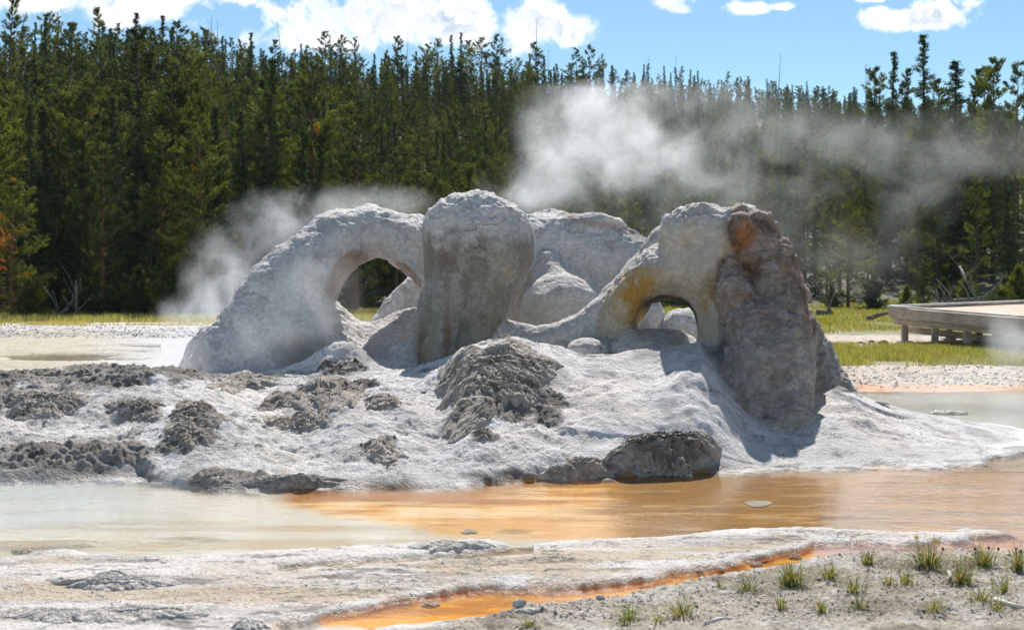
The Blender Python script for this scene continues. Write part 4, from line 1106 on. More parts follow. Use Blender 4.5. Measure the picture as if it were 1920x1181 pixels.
SKYW = [(60, 'at the far left'), (110, 'left of the left cloud'), (160, 'below the left end of the cloud'), (230, 'below the left cloud'), (268, 'just left of the tallest broad pine'), (290, 'right behind the tallest broad pine'), (310, 'right of the tallest broad pine'), (345, 'above the leaning-trunk pine'), (370, 'left of the bare dead tops'), (400, 'beside the bare dead tops'), (440, 'right of the bare dead tops'), (490, 'left of the tall conical fir'),
        (530, 'right of the tall conical fir'), (560, 'under the left end of the big cloud'), (620, 'leftmost of the ragged trio'), (650, 'middle of the ragged trio'), (680, 'rightmost of the ragged trio'), (720, 'right of the ragged trio'), (760, 'before the cloud, above the left arch end'), (790, 'left of the middle pillar'), (810, 'above the left side of the middle pillar'), (830, 'just right of another ragged pine'), (855, 'left one of two close firs'), (868, 'right one of two close firs'),
        (890, 'directly above the middle pillar'), (920, 'above the right half of the middle pillar'), (960, 'right of the middle pillar'), (998, 'left of the tallest dead trunk'), (1012, 'around the tallest dead trunk'), (1050, 'right of the tallest dead trunk'), (1095, 'left one of the pair at the right cloud end'), (1125, 'right one of the pair at the right cloud end'), (1200, 'right of the big cloud'),
        (1350, 'above the small arch'), (1390, 'above the top of the buttress'), (1430, 'left of the tall crooked dead trunk'), (1520, 'right of the tall crooked dead trunk'), (1600, 'midway to the tall right-hand firs'), (1660, 'left of the tall right-hand firs'), (1700, 'between the two spire firs'), (1780, 'right of the tallest spire'), (9999, 'left of the rounded-top pair')]
DESC = {'sparse': 'thin ragged skyline pine', 'spire': 'narrow pointed skyline fir', 'pine_tall': 'rounded-top skyline pine', 'pine_open': 'open-crowned skyline pine'}
for i, (kd, px, Y, top) in enumerate(SKY):
    Y += 0; where = SKYW[int(np.searchsorted([q[0] for q in SKYW], px))][1]
    if px < 560 and i % 3 == 0: top += 18
    tree_at(kd, px, Y, top, DESC[kd] + ' ' + where, cat='fir tree' if kd == 'spire' else 'pine tree', group='trees standing up from the forest skyline', seed=i, wide=random.uniform(1.0, 1.5) if kd != 'spire' else random.uniform(.8, 1.1))
for px, Y, top, lean, lab in [(1006, 176, 32, 0, 'tallest dead trunk on the skyline, its bare tip in front of the white cloud'), (1029, 178, 88, 0, 'short dead trunk just right of the tallest one'), (1128, 205, 98, 1, 'dead snag right of the big cloud end, leftmost against clear blue'),
                              (1215, 200, 104, 0, 'straight dead trunk on the skyline above the gap before the right arch'), (1262, 210, 102, 2, 'leaning bare trunk on the skyline above the right arch'), (1452, 190, 98, -3, 'tall crooked dead trunk standing alone on the skyline right of the geyser'),
                              (1624, 120, 116, 0, 'thin dead trunk at the left end of the tall right-hand firs'), (765, 172, 60, -2, 'thin leaning dead trunk above the middle of the forest'), (531, 150, 40, 2, 'leaning bare trunk in front of the lower edge of the big cloud'),
                              (395, 128, 30, 0, 'bare dead top among the trees on the left skyline'), (412, 130, 36, 1, 'shorter bare dead top beside the other one on the left skyline'), (430, 110, 120, -2, 'pale dead tree with broken limbs inside the left forest')]:
    tree_at('snag', px, Y, top, lab, cat='dead tree', group='dead trunks among the trees', seed=int(px), lean=lean)

# the rest of the forest, nearest trees as things and the far ones as one mass
pts = []
rr = np.random.default_rng(21)
y = 61.0
while y < 318:
    sp = 2.5 + (y - 61) * .012
    hw = .47 * y
    for x in np.arange(-hw, hw, sp):
        xx, yy = x + rr.uniform(-.45, .45) * sp, y + rr.uniform(-.45, .45) * sp
        px = 960 + F * xx / yy
        y0 = np.interp(px, [0, 500, 1000, 1500, 1920], [60, 62, 66, 74, 76])
        if yy < y0 + .5: continue
        if px > 1780 and yy < 92 and rr.random() < .72: continue            # the clearing on the right
        if 1560 < px < 1800 and yy < 84 and rr.random() < .5: continue
        pts.append((yy, xx, px))
    y += sp * .95
pts.sort()
LBL = {'pine_wide': ('bushy pine', 'pine tree'), 'pine_tall': ('long-crowned pine', 'pine tree'), 'pine_open': ('open-crowned pine', 'pine tree'), 'spire': ('dark pointed fir', 'fir tree'), 'sparse': ('thin-crowned pine', 'pine tree')}
ROWS = ['in the front row', 'in the second row', 'in the third row', 'deeper in the forest']
LMK = [(60, 'at the far left edge'), (160, 'behind the orange-tinged pine'), (240, 'beside the reddish trunk'), (330, 'behind the yellow-green young pine'), (420, 'beside the leaning trunk'), (500, 'above the left foot of the large arch'),
       (590, 'above the left shoulder of the large arch'), (680, 'above the top of the large arch'), (780, 'between the large arch and middle pillar'), (880, 'above the left half of the middle pillar'), (980, 'above the right half of the middle pillar'),
       (1090, 'behind the thickest steam'), (1220, 'above the back ridge'), (1340, 'above the small arch'), (1480, 'above the rust-brown buttress'), (1600, 'right of the rust-brown buttress'), (1700, 'above the left corner of the deck'),
       (1800, 'above the fallen silvery trunk'), (9999, 'by the green clearing')]
far = []
nth = 0
for yy, xx, px in pts:
    u_ = rr.random() if yy < 95 else rr.random() ** .75 * .98
    kd = 'pine_wide' if u_ < .26 else 'pine_tall' if u_ < .48 else 'spire' if u_ < .82 else 'pine_open' if u_ < .92 else 'sparse'
    if px > 1500 and kd == 'pine_wide' and rr.random() < .5: kd = 'pine_open'
    hh = rr.uniform(6.0, 11.5) if px < 620 else rr.uniform(4.6, 9.0)
    if 620 <= px < 1500 and yy < 85: hh = rr.uniform(4.5, 7.6)
    if yy > 130: hh = rr.uniform(5.8, 8.8)
    if px > 1450: hh *= np.interp(yy, [74, 110, 200], [.75, 1.0, 1.0])
    inview = -40 < px < 1960
    if inview and nth < 222:
        lm = LMK[int(np.searchsorted([q[0] for q in LMK], px))][1]
        y0 = np.interp(px, [0, 500, 1000, 1500, 1920], [60, 62, 66, 74, 76])
        rw = ROWS[min(3, int((yy - y0) / 4.5))]
        side = 'left of the geyser' if px < 680 else 'behind the geyser' if px < 1480 else 'behind the deck'
        szw = 'short ' if hh < (7.6 if px < 620 else 5.8) else 'tall ' if hh > (9.6 if px < 620 else 7.2) else ''
        plant(kd, xx, yy, hh, f'{szw}{LBL[kd][0]} {rw} {lm}', LBL[kd][1], 'forest trees ' + side, seed=nth, wide=rr.uniform(.9, 1.2)); nth += 1
    else: far.append((xx, yy, hh, kd))
# low shrubs along the forest foot
SHR = [(60, 56.5), (130, 57), (165, 58), (225, 57.5), (262, 57), (330, 57.5), (352, 58), (410, 59), (1700, 62), (1770, 64), (1812, 64), (1880, 66), (1560, 70), (1640, 68), (1910, 60)]
SHW = ['under the orange-tinged pine', 'left of the grey sapling', 'left of the reddish trunk', 'right of the reddish trunk', 'left of the yellow-green young pine', 'right of the yellow-green young pine', 'at the foot of the leaning trunk', 'in the steam right of the leaning trunk', 'behind the left corner of the deck', 'left of the fallen silvery trunk limbs', 'behind the fallen silvery trunk', 'in the clearing behind the deck', 'right of the rust-brown buttress', 'left of the wooden deck corner', 'at the right picture edge behind the deck']
for i, (px, Y) in enumerate(SHR):
    side = 'left of the geyser' if px < 640 else 'behind the wooden deck'
    plant('bush', (px - 960) / F * Y, Y, random.uniform(1.1, 2.2), 'low bushy pine shrub ' + SHW[i], 'shrub', 'pine shrubs along the forest foot', seed=0)

lib = bpy.data.collections.new('far trees')         # not linked to the scene: only a source for the far forest
src = []
for kd in ('pine_wide', 'pine_tall', 'spire', 'pine_open', 'sparse'):
    me, cm, Ht = TM[kd][0]
    for part, mm in (('a', me), ('b', cm)):
        pass
    V1 = np.empty(len(me.vertices) * 3, np.float32); me.vertices.foreach_get('co', V1)
    o1 = bpy.data.objects.new('far_%d_trunk' % len(src), me); o2 = bpy.data.objects.new('far_%d_crown' % len(src), cm)
    src.append((kd, o1, o2))
pm = bpy.data.meshes.new('distant_forest')
fx = np.array([(a, b) for a, b, _, _ in far]); fz = terrain(fx[:, 0], fx[:, 1])
pm.vertices.add(len(far)); pm.vertices.foreach_set('co', np.stack([fx[:, 0], fx[:, 1], fz - .05], -1).astype(np.float32).ravel())
kix = [['pine_wide', 'pine_tall', 'spire', 'pine_open', 'sparse'].index(k) for *_, k in far]
for nm, ty, vals in (('kind_id', 'INT', kix), ('size', 'FLOAT', [h_ / 12.0 for _, _, h_, _ in far]), ('turn', 'FLOAT', list(rr.uniform(0, 6.28, len(far))))):
    a = pm.attributes.new(nm, ty, 'POINT'); a.data.foreach_set('value', vals)
fo = link('distant_forest', pm, M_FIR); tag(fo, 'dense dark conifer forest covering the hillside behind the nearer trees', 'forest', kind='stuff')
ng = bpy.data.node_groups.new('forest scatter', 'GeometryNodeTree')
ng.interface.new_socket('Geometry', in_out='INPUT', socket_type='NodeSocketGeometry'); ng.interface.new_socket('Geometry', in_out='OUTPUT', socket_type='NodeSocketGeometry')
N_, L_ = ng.nodes, ng.links
gi, go = N_.new('NodeGroupInput'), N_.new('NodeGroupOutput'); jn = N_.new('GeometryNodeJoinGeometry')
def na(name, ty):
    n = N_.new('GeometryNodeInputNamedAttribute'); n.data_type = ty; n.inputs[0].default_value = name; return n.outputs[0]
for i, (kd, o1, o2) in enumerate(src):
    for o_ in (o1, o2):
        oi = N_.new('GeometryNodeObjectInfo'); oi.inputs['Object'].default_value = o_
        ip = N_.new('GeometryNodeInstanceOnPoints'); cmpn = N_.new('FunctionNodeCompare'); cmpn.data_type = 'INT'; cmpn.operation = 'EQUAL'
        L_.new(na('kind_id', 'INT'), cmpn.inputs[2]); cmpn.inputs[3].default_value = i
        L_.new(gi.outputs[0], ip.inputs['Points']); L_.new(cmpn.outputs[0], ip.inputs['Selection']); L_.new(oi.outputs['Geometry'], ip.inputs['Instance'])
        cx_ = N_.new('ShaderNodeCombineXYZ'); L_.new(na('turn', 'FLOAT'), cx_.inputs[2]); L_.new(cx_.outputs[0], ip.inputs['Rotation'])
        c2 = N_.new('ShaderNodeCombineXYZ'); sz_ = na('size', 'FLOAT')
        for q_ in range(3): L_.new(sz_, c2.inputs[q_])
        L_.new(c2.outputs[0], ip.inputs['Scale']); L_.new(ip.outputs[0], jn.inputs[0])
L_.new(jn.outputs[0], go.inputs[0])
md = fo.modifiers.new('scatter', 'NODES'); md.node_group = ng

# ------------------------------------------------------------------ grass
def blades(x, y, hgt, wid, seed, lean=.5, rustp=.1):
    r = np.random.default_rng(seed); n = len(x)
    z = terrain(x, y); a = r.uniform(0, 2 * PI, n); h = hgt * r.uniform(.5, 1.2, n)
    dx_, dy_ = np.cos(a), np.sin(a); ln = lean * h * r.uniform(.1, 1, n)
    b = r.uniform(0, 2 * PI, n); sx, sy_ = np.cos(b) * wid / 2, np.sin(b) * wid / 2
    p0 = np.stack([x, y, z - .01], -1); s = np.stack([sx, sy_, 0 * sx], -1)
    p1 = p0 + np.stack([dx_ * ln * .35, dy_ * ln * .35, h * .6], -1); p2 = p0 + np.stack([dx_ * ln, dy_ * ln, h], -1)
    V = np.stack([p0 - s, p0 + s, p1 + s * .8, p1 - s * .8, p2], 1).reshape(-1, 3)
    k = np.arange(n)[:, None] * 5
    Fq = k + np.array([[0, 1, 2, 3]]); Ft = k + np.array([[3, 2, 4]])
    F4 = np.concatenate([Fq, np.concatenate([Ft, Ft[:, 2:]], 1)])
    tone = np.repeat(np.clip(r.uniform(0, 1, n), 0, 1), 5); rust = np.repeat((r.random(n) < rustp) * r.uniform(.3, 1, n), 5)
    return V, Fq, Ft, tone, rust
def grass_obj(name, x, y, hgt, wid, seed, label, rustp=.12, lean=.5):
    V, Fq, Ft, tone, rust = blades(x, y, hgt, wid, seed, lean, rustp)
    tri = np.concatenate([Fq[:, [0, 1, 2]], Fq[:, [0, 2, 3]], Ft])
    me = np_mesh(name, V, tri, True, None, dict(tone=tone, rust=rust))
    return tag(link(name, me, M_GRASS), label, 'grass', kind='stuff')
rg = np.random.default_rng(3)
def patch(n, pxr, pyr, clump=.0, thr=-.2, freq=.8):
    """scatter over a stretch of ground given by its edges in the photo"""
    px = rg.uniform(*pxr, n); Y1, Y0 = HC * F / (pyr[0] - YH), HC * F / (pyr[1] - YH)
    Y = np.sqrt(rg.uniform(Y0 ** 2, Y1 ** 2, n)); x = (px - 960) / F * Y
    k = fbm(np.stack([x, Y, 0 * x], -1), freq, 3, off=606.) > thr + rg.normal(0, .1, n)
    return x[k], Y[k]
x1, y1 = patch(84000, (1180, 2250), (650, 690), thr=-.22)
grass_obj('meadow_grass', x1, y1, .13, .012, 11, 'green grass strip between the gravel flats and the wooden deck', .25)
x1, y1 = patch(110000, (1150, 2250), (573, 632), thr=-.16, freq=.45)
grass_obj('meadow_grass', x1, y1, .20, .022, 12, 'green meadow behind the gravel, left of and behind the wooden deck', .2)
x1, y1 = patch(56000, (-350, 1150), (588, 607), thr=-.4, freq=.4)
grass_obj('meadow_grass', x1, y1, .26, .022, 13, 'narrow green-brown grass strip at the foot of the forest on the left', .35)
x1, y1 = patch(9000, (-120, 420), (603, 613), thr=-.1, freq=.5)
grass_obj('meadow_grass', x1, y1, .12, .02, 14, 'short reddish grass fringe where the left strip meets the white flats', .9)

# yellow meadow flowers left of the deck
mf = MB()
for _ in range(46):
    px = random.choice([random.gauss(1545, 12), random.uniform(1540, 1665)]); py = random.uniform(612, 622) if px < 1560 else random.uniform(598, 618)
    c = on_ground(px, py); s = random.uniform(.025, .045)
    z = c[2] + random.uniform(.25, .35)
    mf.add([(c[0] + s * math.cos(a), c[1] + s * .5 * math.sin(a), z + s * .8 * math.sin(a)) for a in np.arange(0, 6.2, PI / 3)] + [(c[0], c[1] + s * .4, z)], [(0, 1, 2, 3, 4, 5), (0, 6, 1), (1, 6, 2), (2, 6, 3), (3, 6, 4), (4, 6, 5), (5, 6, 0)])
mo = mf.build('meadow_flowers', M_PETAL); tag(mo, 'scattered yellow flowers in the meadow left of the wooden deck', 'flowers', kind='stuff')

# ------------------------------------------------------------------ foreground tufts with flowers
def tuft(px, py, spread, hpx, nbl, seed, label, rustp=.15, flowers=(), buds=()):
    c = on_ground(px, py); Y = c[1]; r = np.random.default_rng(seed); s = spread * Y / F; h = hpx * Y / F
    f_ = r.uniform(.75, 1.45); h *= 1.35 * f_; n = int(nbl * 1.5 * f_); a = r.uniform(0, 2 * PI, n); q = np.abs(r.normal(0, .5, n)) * s * .5
    bx, by = q * np.cos(a), q * np.sin(a) * .7
    out = a + r.normal(0, .4, n); hh = h * r.uniform(.35, 1.1, n); ln = r.uniform(.2, 1.25, n) ** 1.2 * s * 1.05
    wdt = r.uniform(.0022, .0042, n) * (Y / 8)
    segs = 4; V = []; Fq = []; tone = []; rust = []
    gzv = terrain(c[0] + bx, c[1] + by) - c[2]
    for i in range(n):
        t0 = r.uniform(.2, 1); ru = float(r.random() < rustp) * .9; b0 = len(V)
        sd2 = np.array([-math.sin(out[i]), math.cos(out[i]), 0]) * wdt[i]
        for j in range(segs + 1):
            f = j / segs
            p = np.array([bx[i] + math.cos(out[i]) * ln[i] * f ** 1.7, by[i] + math.sin(out[i]) * ln[i] * f ** 1.7, gzv[i] - .004 + hh[i] * (f - .42 * f ** 3 * min(1.6, ln[i] / s * 1.3))])
            V += [p - sd2 * (1 - f * .85), p + sd2 * (1 - f * .85)]; tone += [t0] * 2; rust += [ru] * 2
            if j: Fq.append((b0 + 2 * j - 2, b0 + 2 * j - 1, b0 + 2 * j + 1, b0 + 2 * j))
    root = bpy.data.objects.new('grass_tuft', None); COL.objects.link(root); root.location = c; root.empty_display_size = .1
    tag(root, label, 'grass tuft', 'sparse grass tufts on the foreground soil')
    link('blades', np_mesh('blades', np.array(V), np.array(Fq), True, None, dict(tone=tone, rust=rust)), M_TUFT, root)
    for fx_, fy_, big in flowers:
        ox, oz = (fx_ - px) * Y / F, (py - fy_) * Y / F
        sb = MB(); sb.tube([(ox * .3, 0, 0), (ox * .8, .01, oz * .5), (ox, 0, oz)], [.002, .0018, .0015], 5); sb.build('stem', M_GRASS, root)
        fb = MB(); rr_ = big * Y / F
        for k in range(9):
            a_ = 2 * PI * k / 9
            e1 = (ox + math.cos(a_ - .3) * rr_ * .7, -.3 * rr_, oz + math.sin(a_ - .3) * rr_ * .5); e2 = (ox + math.cos(a_) * rr_, -.1 * rr_, oz + .2 * rr_ + math.sin(a_) * rr_ * .6); e3 = (ox + math.cos(a_ + .3) * rr_ * .7, -.3 * rr_, oz + math.sin(a_ + .3) * rr_ * .5)
            fb.add([(ox, 0, oz), e1, e2, e3], [(0, 1, 2, 3)])
        fb.add([(ox + math.cos(b_) * rr_ * .4, -.35 * rr_, oz + math.sin(b_) * rr_ * .35) for b_ in np.arange(0, 6.2, PI / 3)], [(0, 1, 2, 3, 4, 5)])
        fb.build('flower', M_PETAL, root)
    for fx_, fy_ in buds:
        ox, oz = (fx_ - px) * Y / F, (py - fy_) * Y / F
        sb = MB(); sb.tube([(ox * .3, 0, 0), (ox * .8, .01, oz * .5), (ox, 0, oz)], [.002, .0018, .0015], 5); sb.build('stem', M_GRASS, root)
        fb = MB(); q_ = 3.0 * Y / F; fb.tube([(ox, 0, oz - q_), (ox, 0, oz), (ox, 0, oz + q_), (ox, 0, oz + 1.5 * q_)], [q_ * .3, q_ * .9, q_ * .7, q_ * .2], 7); fb.build('seed_head', M_BUD, root)

TUFTS = [(1742, 1064, 70, 40, 90, 'largest foreground grass tuft with two yellow flowers at the water edge', [(1718, 1010, 5.5), (1754, 1017, 6)], [(1768, 1032)]),
         (1485, 1098, 46, 34, 90, 'dense dark green tuft below the upper end of the orange runoff', [], []),
         (1400, 1106, 50, 34, 46, 'sparse tuft with a small yellow flower beside the orange runoff', [(1392, 1078, 4.5)], []),
         (1556, 1082, 44, 26, 60, 'medium tuft midway between the dense tuft and the largest tuft', [], []),
         (1845, 1062, 50, 34, 60, 'tuft with brown seed heads and a low yellow flower right of the largest tuft', [(1820, 1048, 5)], [(1828, 1030), (1854, 1028), (1872, 1030)]),
         (1910, 1070, 40, 46, 50, 'tall tuft with brown seed heads at the right picture edge', [], [(1905, 1030), (1914, 1034)]),
         (1802, 1094, 46, 34, 60, 'tuft beside the upright white stick', [(1812, 1100, 3.5)], []),
         (1628, 1060, 30, 22, 34, 'small tuft at the waterline left of the largest tuft', [], []),
         (1600, 1112, 44, 30, 34, 'thin spidery tuft in the middle of the soil', [], []),
         (1668, 1098, 30, 22, 24, 'tiny tuft below and right of the medium tuft', [(1672, 1064, 3)], []),
         (1700, 1096, 40, 26, 26, 'wispy tuft left of the upright white stick', [], []),
         (1752, 1146, 40, 36, 40, 'tuft in the lower soil with a long stalk near the lower middle right', [], []),
         (1840, 1126, 50, 36, 46, 'tuft growing from dark soil above the lying white stick', [], []),
         (1868, 1146, 44, 34, 44, 'tuft directly left of the lying white stick', [], []),
         (1880, 1112, 34, 34, 30, 'upright tuft near the right edge above the lying white stick', [], []),
         (1278, 1152, 60, 30, 46, 'wide-leaved bright green tuft at the lower left end of the soil', [], []),
         (1235, 1166, 44, 24, 30, 'small tuft at the bottom edge left of the wide-leaved tuft', [], []),
         (1180, 1160, 40, 26, 34, 'small faint tuft, second from the left on the soil', [], []),
         (992, 1174, 30, 18, 20, 'leftmost tiny tuft at the bottom edge', [], []),
         (1168, 1172, 24, 20, 18, 'thin tuft at the bottom edge beside the faint one', [], []),
         (1465, 1142, 34, 22, 22, 'faint tuft in the middle of the lower soil', [], []),
         (1540, 1146, 30, 26, 26, 'small upright tuft right of the faint tuft', [], []),
         (1612, 1140, 34, 22, 24, 'low reddish-tipped tuft in the lower soil', [], []),
         (1348, 1100, 24, 16, 16, 'tiny tuft nearest the narrow bend of the orange runoff', [], [])]
for i, (px, py, sp_, hp_, nb_, lab, fl_, bu_) in enumerate(TUFTS): tuft(px, py, sp_, hp_, nb_, 100 + i, lab, flowers=fl_, buds=bu_, rustp=.38)

def stick(pts, rad, label, mat=None, name='stick', cat='stick'):
    P3 = [on_ground(*p) for p in pts]; o = P3[0]
    mb = MB(); mb.tube([Vector(p - o) + Vector((0, 0, rad * .6)) for p in P3], [rad] * (len(P3) - 1) + [rad * .5], 7)
    ob = mb.build(name, mat or M_STICK, None, True, tuple(o)); tag(ob, label, cat, 'bleached sticks on the foreground soil'); return ob
stick([(1778, 1072), (1782, 1086), (1775, 1094)], .010, 'short white stick with a kink beside the tuft at the water')
stick([(1866, 1128), (1895, 1136), (1935, 1144)], .012, 'long white stick lying at the right picture edge')
stick([(1708, 1080), (1722, 1074)], .006, 'short thin white twig between two small tufts')
stick([(1322, 1172), (1345, 1162), (1366, 1160)], .008, 'curved grey twig at the bottom of the soil')
stick([(1758, 1156), (1772, 1160)], .009, 'stubby white stick below the tuft with the long stalk')

# gravel: small loose chips over soil and flats
def gravel(n, pxr, pyr, smin_, smax_, seed, label, cond=None):
    r = np.random.default_rng(seed); px = r.uniform(*pxr, n); py = r.uniform(*pyr, n)
    Y = HC * F / (py - YH); x = (px - 960) / F * Y
    if cond is not None: k = cond(px, py); x, Y = x[k], Y[k]
    z, D = terrain(x, Y, True); k = (D['wet'] < -3) | (D['soil'] > .5); x, Y, z = x[k], Y[k], z[k]; m = len(x)
    s = smin_ * (smax_ / smin_) ** (r.random(m) ** 2.2)
    base = np.array([[1, 0, 0], [-1, 0, 0], [0, 1, 0], [0, -1, 0], [0, 0, 1], [0, 0, -1]], float)
    fc = np.array([[0, 2, 4], [2, 1, 4], [1, 3, 4], [3, 0, 4], [2, 0, 5], [1, 2, 5], [3, 1, 5], [0, 3, 5]])
    V = base[None] * r.uniform(.6, 1.3, (m, 6, 1)) + r.normal(0, .22, (m, 6, 3)); V = V * np.array([1, 1, .6]) * s[:, None, None]
    a = r.uniform(0, 2 * PI, m); ca, sa = np.cos(a)[:, None], np.sin(a)[:, None]
    V = np.stack([V[..., 0] * ca - V[..., 1] * sa, V[..., 0] * sa + V[..., 1] * ca, V[..., 2]], -1) + np.stack([x, Y, z + s * .15], -1)[:, None]
    Fi = (np.arange(m)[:, None, None] * 6 + fc[None]).reshape(-1, 3)
    tag(link('gravel', np_mesh('gravel', V.reshape(-1, 3), Fi, False), M_STONE), label, 'gravel', kind='stuff')
gravel(9000, (850, 2050), (1035, 1182), .003, .013, 5, 'grey grit and small stones over the foreground soil', lambda a, b: b > np.interp(a, SOILX, SOILY) + 2)
gravel(2600, (1480, 2050), (690, 736), .008, .045, 6, 'grey gravel flats between the back pool and the grass strip')
gravel(2200, (-150, 420), (614, 636), .015, .06, 7, 'dark gravel scattered over the white flats at far left')
gravel(1500, (-80, 1500), (1050, 1182), .003, .009, 8, 'loose crumbs of crust on the foreground terrace')

# dark lumps beside the deck on the gravel
for k, (px, py, wpx, hpx, lab) in enumerate([(1657, 645, 22, 7, 'dark turf clod left of the first deck post'), (1634, 643, 14, 4, 'small mossy clod between two dark clods on the gravel'), (1612, 644, 16, 3, 'flat dark clod, leftmost on the gravel beside the deck'), (1598, 656, 18, 4, 'flat dark clod at the grass strip edge right of the geyser')]):
    c = on_ground(px, py); Y = c[1]
    P, q, tone = grid_dome(wpx / 2 * Y / F, wpx / 3 * Y / F, hpx * Y / F, k + 80, .16, 8 / (wpx * Y / F), 30, 14)
    col = np.array([.12, .10, .07]) + tone * np.array([.14, .12, .08])
    tag(link('clod', np_mesh('clod', P, q, True, col, dict(grain=np.ones(len(P)))), M_ROCK, loc=tuple(c)), lab, 'clod', 'turf clods on the gravel')

# ------------------------------------------------------------------ wooden deck
def make_deck():
    A = np.array([9.80, 36.0, .90]); B = np.array([11.9, 30.2, .74]); Cc = np.array([17.6, 43.5, .95])   # left corner, near corner, far corner
    D4 = B + (Cc - A) * 1.15
    B = A + (B - A) * 1.25
    root = bpy.data.objects.new('boardwalk_deck', None); COL.objects.link(root); root.location = (A[0], A[1], 0)
    tag(root, 'raised weathered wooden viewing deck on posts at the right edge', 'boardwalk')
    O = np.array([A[0], A[1], 0])
    near_dir = (B - A) / np.linalg.norm(B - A); far_dir = (Cc - A) / np.linalg.norm(Cc - A)
    def lc(p): return tuple(np.asarray(p) - O)
    C2 = A + (Cc - A) * 1.2; D4 = B + (C2 - A)
    n = 70; mb = MB()
    for k in range(n):                      # planks run parallel to the far edge
        f0, f1 = (k + .04) / n, (k + .96) / n
        p = [A + (B - A) * f0, A + (B - A) * f1, A + (B - A) * f1 + (C2 - A), A + (B - A) * f0 + (C2 - A)]
        V = [lc(q) for q in p] + [lc(q - np.array([0, 0, .04])) for q in p]
        mb.add(V, [(0, 3, 2, 1)[::-1], (4, 5, 6, 7), (0, 1, 5, 4), (1, 2, 6, 5), (2, 3, 7, 6), (3, 0, 4, 7)])
    mb.build('deck_surface', M_DECK, root)
    up = np.array([0, 0, 1.])
    for nm, a, b in (('kerb_rail', A, B), ('kerb_rail', A + far_dir * .08, C2)):
        mb = MB(); mb.box(lc(a + up * .085), lc(b + up * .085), .14, .05); mb.build(nm, M_RIM, root)
    for a, b in ((A, B), (A, C2)):
        mb = MB(); L = np.linalg.norm(b - a); k = 0.0; d = (b - a) / L
        while k < L:
            e = min(k + 3.6, L); mb.box(lc(a + d * (k + .004) - up * .085), lc(a + d * (e - .004) - up * .085), .05, .25); k = e
        mb.build('fascia_board', M_WOOD, root)
    inn = (far_dir * .5)
    mb = MB(); mb.box(lc(A + far_dir * .25 - up * .30), lc(B + far_dir * .25 - up * .30), .07, .18); mb.build('beam', M_WOOD, root)
    mb = MB(); mb.box(lc(A + far_dir * .9 - up * .55), lc(B + far_dir * .6 - up * .58), .06, .16); mb.build('brace', M_WOOD, root)
    L = np.linalg.norm(B - A)
    for row in (.35, 2.6, 5.2):
        for k in np.arange(.35, L, 1.25):
            p = A + near_dir * k + far_dir * row; g = gz(p[0], p[1])
            mb = MB(); mb.box(lc((p[0], p[1], g + .04)), lc((p[0], p[1], p[2] - .21 - .05)), .15, .15, (0, 1, 0)); mb.build('post', M_WOOD, root)
            mb = MB(); mb.box(lc((p[0], p[1], g - .05)), lc((p[0], p[1], g + .06)), .34, .30, (0, 1, 0)); mb.build('footing', M_CONC, root)
make_deck()

# fallen dead wood
def log(pts, r0, label, limbs=0, seed=0):
    r = random.Random(seed); P3 = [np.array(p) for p in pts]; o = P3[0]
    root = MB(); n = len(P3)
    root.tube([Vector(p - o) for p in P3], [r0 * (1 - .6 * i / (n - 1)) for i in range(n)], 9)
    for k in range(limbs):
        f = r.uniform(.1, .95) * (n - 1); i = min(int(f), n - 2); p = P3[i] + (P3[i + 1] - P3[i]) * (f - i) - o
        d = np.array([r.uniform(-.7, .7), r.uniform(-.5, .3), r.uniform(.5, 1.2)]); l = r.uniform(.5, 1.6)
        root.tube([Vector(p), Vector(p + d * l * .5 + np.array([.1, 0, 0])), Vector(p + d * l)], [r0 * .35, r0 * .22, r0 * .08], 6)
    ob = root.build('fallen_log', M_DEAD, None, True, tuple(o)); tag(ob, label, 'fallen log', 'bleached fallen trunks'); return ob
log([W(1745, 576, 50), W(1790, 566, 50), W(1850, 560, 49.5)], .16, 'silvery fallen trunk with upright limbs behind the wooden deck', 9, 1)
log([W(1625, 598, 50), W(1650, 590, 50), W(1672, 586, 49)], .10, 'short grey log lying in the meadow left of the wooden deck', 1, 2)
log([W(1530, 586, 56), W(1562, 586, 56)], .14, 'grey log stub with a broken upright limb in the meadow by the buttress', 2, 5)
log([W(1800, 500, 58), W(1815, 535, 57), W(1840, 575, 56)], .06, 'leaning dead stem with bare limbs behind the deck', 6, 8)
log([W(100, 598, 56), W(125, 580, 56), W(138, 560, 56.5)], .12, 'dark curved fallen stem under the left pines', 5, 9)
log([W(143, 596, 55), W(143, 560, 55), W(142, 525, 55)], .06, 'small upright grey dead sapling under the left pines', 5, 11)

